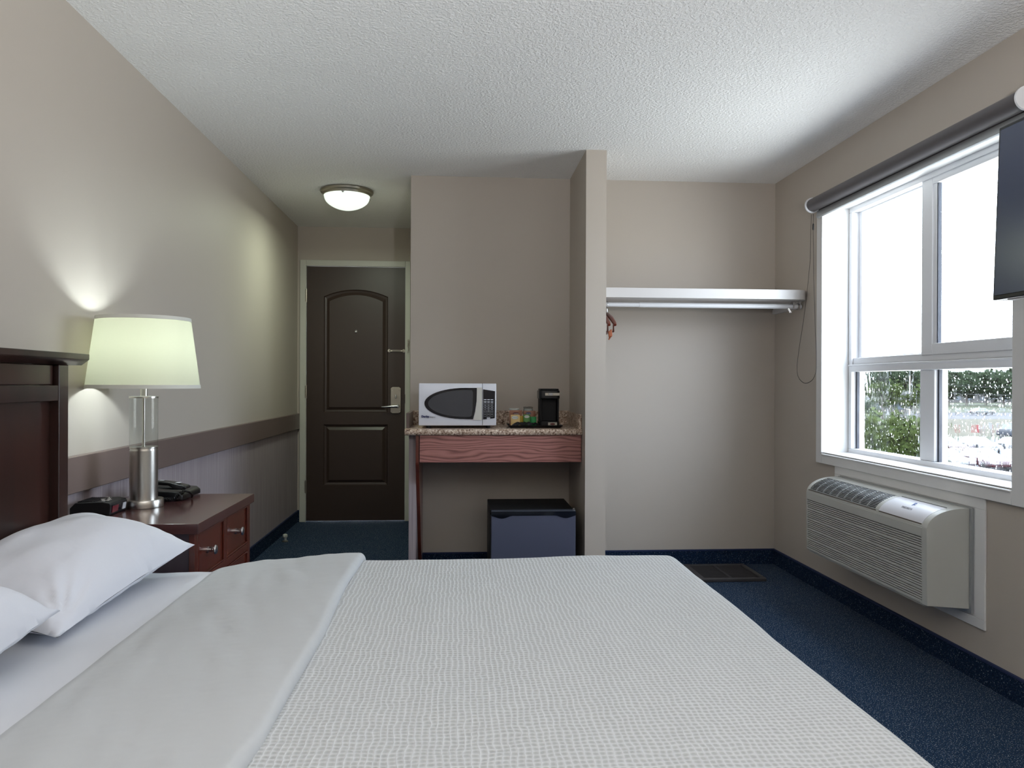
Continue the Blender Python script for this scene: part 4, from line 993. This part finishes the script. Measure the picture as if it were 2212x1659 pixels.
def pillow(name, label, loc, w2, d2, T, tiltx, rz, seed, kn=0):
    me = bpy.data.meshes.new(name); n_ = 72; vs = []; fs = []
    def P(u, v_, s_):
        # outline with slightly concave sides and pointed corners
        x = u * d2 * (1 - .07 * (1 - v_ * v_)) ; y = v_ * w2 * (1 - .05 * (1 - u * u))
        t_ = T * ((1 - abs(u) ** 2.4) * (1 - abs(v_) ** 2.4)) ** .62
        nn_ = noise.noise(Vector((u * 2.2 + seed, v_ * 2.2, s_ * 2))) * .010
        edge = (abs(u) ** 6 + abs(v_) ** 6) / 2
        wr = noise.noise(Vector((u * 9 * (1 + v_ * .2) + seed, v_ * 9, 4))) * .012 * edge * (1 - max(abs(u), abs(v_)) ** 20)
        z = (t_ * (1.0 if s_ > 0 else -.50)) + (nn_ * (1 - edge) if s_ > 0 else 0) + wr
        if s_ > 0 and kn:   # gathered pleats pulled towards one corner
            q_ = hypot(u - .98, v_ + .93); an = math.atan2(v_ + .93, u - .98)
            z += .009 * exp(-(q_ / .40) ** 2) * sin(an * 15) * min(1, q_ * 5) * (1 - max(abs(u), abs(v_)) ** 10)
        return (x, y, z)
    for s_ in (1, -1):
        for i in range(n_ + 1):
            for j in range(n_ + 1): vs.append(P(-1 + 2 * i / n_, -1 + 2 * j / n_, s_))
    K = (n_ + 1) ** 2
    for i in range(n_):
        for j in range(n_):
            a = i * (n_ + 1) + j; fs.append((a, a + n_ + 1, a + n_ + 2, a + 1)); a += K; fs.append((a, a + 1, a + n_ + 2, a + n_ + 1))
    me.from_pydata(vs, [], fs)
    b_ = bmesh.new(); b_.from_mesh(me); bmesh.ops.remove_doubles(b_, verts=b_.verts[:], dist=.0004); bmesh.ops.recalc_face_normals(b_, faces=b_.faces[:]); b_.to_mesh(me); b_.free()
    for p in me.polygons: p.use_smooth = True
    me.materials.append(linen2); o_ = bpy.data.objects.new(name, me); C.objects.link(o_)
    o_.location = loc; o_.rotation_euler = (radians(4.5), tiltx, rz); tag(o_, label, 'pillow', 'pillows at the headboard'); return o_
pillow('pillow', 'white pillow farther from the camera, beside the nightstand', (-1.008, 2.05, .662), .345, .188, .122, radians(9), radians(-4), 1.0, 1)
pillow('pillow', 'white pillow nearer the camera, at the left edge of the picture', (-1.005, 1.335, .672), .335, .180, .135, radians(9), radians(2), 5.0, 0)

# ------------------------------------------------------------------ outside
G = -5.1
def omat(name, c1, c2, sc, rough=.9):
    m = mat(name, c1, rough, spec=.1); v_ = coords(m); L(m, ramp(m, noise_tex(m, v_, sc, 4), [(.35, c1), (.65, c2)]), BS(m).inputs['Base Color']); return m
asphalt = omat('wet_asphalt', (0.0223, 0.0230, 0.0251), (0.0293, 0.0299, 0.0314), .3)
grass_y = omat('dry_yellow_grass', (0.0238, 0.0210, 0.0104), (0.0293, 0.0251, 0.0139), .15)
grass_g = omat('green_grass', (0.0139, 0.0182, 0.0071), (0.0210, 0.0223, 0.0099), .2)
road_m = omat('pale_road', (0.0278, 0.0278, 0.0293), (0.0349, 0.0334, 0.0349), .2)
leaf_g = omat('tree_leaves', (0.0063, 0.0119, 0.0048), (0.0155, 0.0238, 0.0104), .8)
leaf_y = omat('bright_leaves', (0.0126, 0.0210, 0.0028), (0.0238, 0.0322, 0.0071), 1.2)
bark = mat('bark', (.05, .04, .035), .9)
# strips of ground running across the view
U = Vector((1, -.07, 0)).normalized(); V_ = Vector((.07, 1, 0)).normalized(); O0 = Vector((0, 0, 0))
def strip_g(name, v0, v1, m, z, u0=-260, u1=260, thick=.3):
    m_ = MB(); q_ = [O0 + U * a + V_ * b_ for a, b_ in ((u0, v0), (u1, v0), (u1, v1), (u0, v1))]
    lo = [m_.b.verts.new((p.x, p.y, z - thick)) for p in q_]; hi = [m_.b.verts.new((p.x, p.y, z)) for p in q_]
    m_.b.faces.new(lo); m_.b.faces.new(hi)
    for i in range(4): m_.b.faces.new([lo[i], lo[(i + 1) % 4], hi[(i + 1) % 4], hi[i]])
    return struct(name, m_, m)
strip_g('ground_parking', 30, 75, asphalt, G, 12, 90)
strip_g('ground_verge', 75, 81, grass_g, G + .02, 12, 120); strip_g('ground_path', 81, 87, road_m, G + .01, 12, 140); strip_g('ground_verge_far', 87, 92, grass_g, G + .02, 12, 140)
strip_g('ground_field', 92, 140, grass_y, G, 12, 200); strip_g('ground_road', 140, 172, road_m, G + .01, 12, 260); strip_g('ground_lawn', 172, 600, grass_g, G, 12, 600)

def foliage(seed, rx, rz, n_, leaf):
    rn = random.Random(seed); m_ = MB()
    cl_ = [(Vector((rn.uniform(-.55, .55) * rx, rn.uniform(-.55, .55) * rx, rn.uniform(-.55, .6) * rz)), rn.uniform(.35, .6)) for _ in range(11)]
    for _ in range(n_):
        c_, k_ = rn.choice(cl_); d_ = Vector((rn.gauss(0, 1), rn.gauss(0, 1), rn.gauss(0, 1))).normalized() * (rn.random() ** .4) * k_
        p = c_ + Vector((d_.x * rx, d_.y * rx, d_.z * rz)); s_ = leaf * rn.uniform(.6, 1.3)
        a = Vector((rn.gauss(0, 1), rn.gauss(0, 1), rn.gauss(0, 1))).normalized(); b_ = a.orthogonal().normalized()
        vs = [m_.b.verts.new(p + a * s_), m_.b.verts.new(p + b_ * s_ * .6), m_.b.verts.new(p - a * s_), m_.b.verts.new(p - b_ * s_ * .6)]
        m_.b.faces.new(vs)
    return m_
def tree(name, label, loc, rx, rz, trunk_h, leafm, n_, leaf, seed, grp):
    t_ = thing(name, label, 'tree', loc, grp)
    o_ = obj('crown', foliage(seed, rx, rz, n_, leaf), leafm, t_, world=False); o_.location = (0, 0, trunk_h + rz * .7)
    tk = MB().tube([(0, 0, 0), (.05, 0, trunk_h * .5), (0, .05, trunk_h + rz)], [rx * .09, rx * .07, rx * .03], 8)
    obj('trunk', tk, bark, t_, world=False); return t_
TL = ['leafy green tree seen through the left edge of the right lower pane', 'round green tree left of centre in the right lower pane', 'green tree with dark trunk in the middle of the right lower pane',
      'green tree right of centre in the right lower pane behind the white car', 'tall green tree at the right edge of the lower pane']
for i, (x, y, rx, rz, sd) in enumerate(((143.7, 215.5, 3.7, 3.9, 1), (155.7, 224.7, 3.6, 3.9, 2), (165.1, 229.0, 4.0, 4.2, 3), (163.5, 219.1, 3.8, 3.9, 4), (161.3, 209.2, 3.9, 4.1, 5))):
    tree('leafy_tree', TL[i], (x, y, G), rx * 1.15, rz * 1.1, 2.6, leaf_g, 3600, .55, sd, 'trees lining the far lawn')
BGP = [(150.0, 275.2), (167.3, 292.0), (165.1, 274.1), (183.2, 290.9), (204.4, 304.5), (226.1, 321.0), (223.6, 303.1), (246.4, 319.6)]
BL = ['hazy background treetop at the far left of the lower panes', 'hazy background treetop above the house roof', 'background treetop behind the lamp post', 'background treetop next to the window mullion',
      'background treetop above the left end of the pale building', 'background treetop over the middle of the pale building', 'background treetop over the right part of the pale building', 'background treetop at the extreme right of the lower panes']
for i, (x, y) in enumerate(BGP):
    tree('background_tree', BL[i], (x, y, G), 6.2, 5.4, 3.9, leaf_g, 3600, 1.1, 20 + i, 'background trees on the skyline')
tree('young_tree', 'bright yellow green young tree in front of the house in the left lower pane', (66.3, 115.6, G), 2.6, 2.3, 3.2, leaf_y, 1100, .33, 40, None)
tree('young_tree', 'bright green tree beside the mullion in the left lower pane', (75.0, 120.1, G), 2.4, 2.2, 3.0, leaf_y, 1000, .33, 41, None)
for i, (x, y, rx, rz, lab) in enumerate(((21.3, 38.6, 1.7, 2.0, 'green bush filling the middle of the rain blurred left pane'), (24.5, 39.6, 1.6, 2.0, 'green bush at the right of the rain blurred left pane'),
        (28.0, 53.1, 2.0, 2.1, 'paler green bush at the left of the rain blurred pane'), (29.4, 48.5, 1.3, 1.6, 'low green bush behind the two nearest bushes'))):
    tree('bush', lab, (x, y, G), rx, rz, 1.6, leaf_y if i != 2 else leaf_g, 3400, .24, 60 + i, 'bushes beside the parking lot')
wall_h = mat('pale_siding', (0.0304, 0.0278, 0.0253), .8); roof_h = mat('grey_shingles', (0.0152, 0.0152, 0.0177), .8); win_h = mat('house_glass', (0.0253, 0.0329, 0.0430), .2)
def house(label, loc, L_, D_, hw, hr, rot):
    t_ = thing('house', label, 'house', loc, None, rotz=rot)
    obj('siding', MB().box(-L_ / 2, L_ / 2, -D_ / 2, D_ / 2, 0, hw), wall_h, t_, world=False)
    obj('roof', MB().prism([(-D_ / 2 - .4, hw), (0, hw + hr), (D_ / 2 + .4, hw)], -L_ / 2 - .5, L_ / 2 + .5, 'x'), roof_h, t_, world=False)
    for k in range(int(L_ / 4)):
        x = -L_ / 2 + 2 + k * 4; obj('window', MB().box(x - .7, x + .7, -D_ / 2 - .05, -D_ / 2 + .05, .9, 2.1), win_h, t_, world=False)
    return t_
house('pale house with grey gabled roof seen in the left lower pane', (97, 163.5, G), 11, 8, 2.9, 1.9, -.5)
house('long low pale building behind the trees in the right lower pane', (186, 258, G), 44, 9, 2.9, 1.6, -.1)
tyre = mat('tyre_rubber', (.02, .02, .02), .8); car_gl = mat('car_glass', (.05, .06, .08), .08)
def car(label, loc, col, rot, cat='car', name='car', tall=1.0):
    m = mat('car_paint', col, .25, coat=.5); t_ = thing(name, label, cat, loc, None, rotz=rot)
    body = [(-2.2, .35), (-2.2, .75), (-2.05, .92), (-1.15, 1.0), (1.2, .98), (2.0, .88), (2.25, .7), (2.25, .35)]
    obj('body', MB().prism([(x, z * tall) for x, z in body], -.88, .88, 'y'), m, t_, .10, world=False)
    cab = MB(); P = [(-1.75, .95), (-1.2, 1.42), (.25, 1.45), (1.05, .97)]
    lo = [cab.b.verts.new((x, s_ * (.80 if z < 1 else .62), z * tall)) for s_ in (-1, 1) for x, z in P]
    cab.b.faces.new(lo[:4]); cab.b.faces.new(lo[4:][::-1])
    for i in range(4): cab.b.faces.new([lo[i], lo[4 + i], lo[4 + (i + 1) % 4], lo[(i + 1) % 4]])
    obj('windows', cab, car_gl, t_, .03, world=False)
    obj('roof', MB().box(-1.15, .22, -.61, .61, 1.42 * tall, 1.47 * tall), m, t_, .02, world=False)
    for x in (-1.4, 1.4):
        for y in (-.86, .86): obj('wheel', MB().lathe([(.05, y - .1), (.33, y - .1), (.34, y), (.33, y + .1), (.05, y + .1)], (x, 0, .34), 20, 'y'), tyre, t_, world=False)
    for y in (-.6, .6):
        obj('head_light', MB().box(2.2, 2.27, y - .18, y + .18, .6 * tall, .72 * tall), key_m, t_, world=False); obj('tail_light', MB().box(-2.22, -2.17, y - .15, y + .15, .65 * tall, .8 * tall), maroon, t_, world=False)
    return t_
hp2 = -pi / 2
car('white car passing on the far pale road', (107.9, 150.8, G + .02), (0.0405, 0.0418, 0.0430), .05)
car('red car parked at the back left of the lot', (44.3, 67.0, G), (0.0253, 0.0015, 0.0035), hp2)
car('silver car parked at the back of the lot beside the red one', (47.4, 66.8, G), (0.0253, 0.0278, 0.0304), hp2)
car('white car parked at the back right of the lot', (50.4, 65.7, G), (0.0405, 0.0418, 0.0430), hp2)
car('white car parked nearest in the lot beside the mullion', (36.2, 54.6, G), (0.0380, 0.0392, 0.0418), hp2)
car('red car parked in the middle of the nearest row', (38.9, 54.2, G), (0.0278, 0.0015, 0.0040), hp2)
car('silver car parked nearest at the right edge of the window', (41.6, 53.3, G), (0.0278, 0.0304, 0.0329), hp2)
car('dark blue pickup on the path at the right edge of the window', (63.0, 81.8, G + .02), (0.0076, 0.0101, 0.0177), hp2 + .3, 'truck', 'pickup_truck', 1.35)
sg_ = thing('road_sign', 'small red sign standing on the grass beyond the parking lot', 'sign', (62.0, 87.9, G))
obj('post', MB().box(61.95, 62.05, 87.85, 87.95, G, G + .9), alu, sg_)
obj('sign_panel', MB().box(61.5, 62.5, 87.80, 87.85, G + .5, G + 1.45), mat('red_sign', (.10, .006, .006), .6), sg_)
lpst = thing('lamp_post', 'thin pale lamp post in the left lower pane', 'lamp post', (88.3, 144.2, G))
obj('pole', MB().tube([(88.3, 144.2, G), (88.3, 144.2, G + 9.5)], [.14, .08], 10), alu, lpst)
obj('lamp_head', MB().box(87.6, 88.5, 144.05, 144.35, G + 9.4, G + 9.6), alu, lpst)
for x, y, lab in ((74.0, 115.1, 'utility pole hidden behind the window mullion'), (95.5, 113.6, 'utility pole right of the window view')):
    up_ = thing('utility_pole', lab, 'pole', (x, y, G)); obj('pole', MB().tube([(x, y, G), (x, y, G + 8.2)], [.13, .1], 10), bark, up_)
    obj('crossarm', MB().box(x - .9, x + .9, y - .06, y + .06, G + 6.3, G + 6.45), bark, up_)
for i, (z, lab) in enumerate(((G + 6.4, 'upper power line crossing the right lower pane'), (G + 5.15, 'lower power line crossing the right lower pane'))):
    tag(obj('power_line', MB().tube([(74.0 + 21.5 * k / 16, 114.92 - 1.5 * k / 16, z - .5 * sin(pi * k / 16)) for k in range(17)], .03, 6), tyre), lab, 'cable', 'power lines')
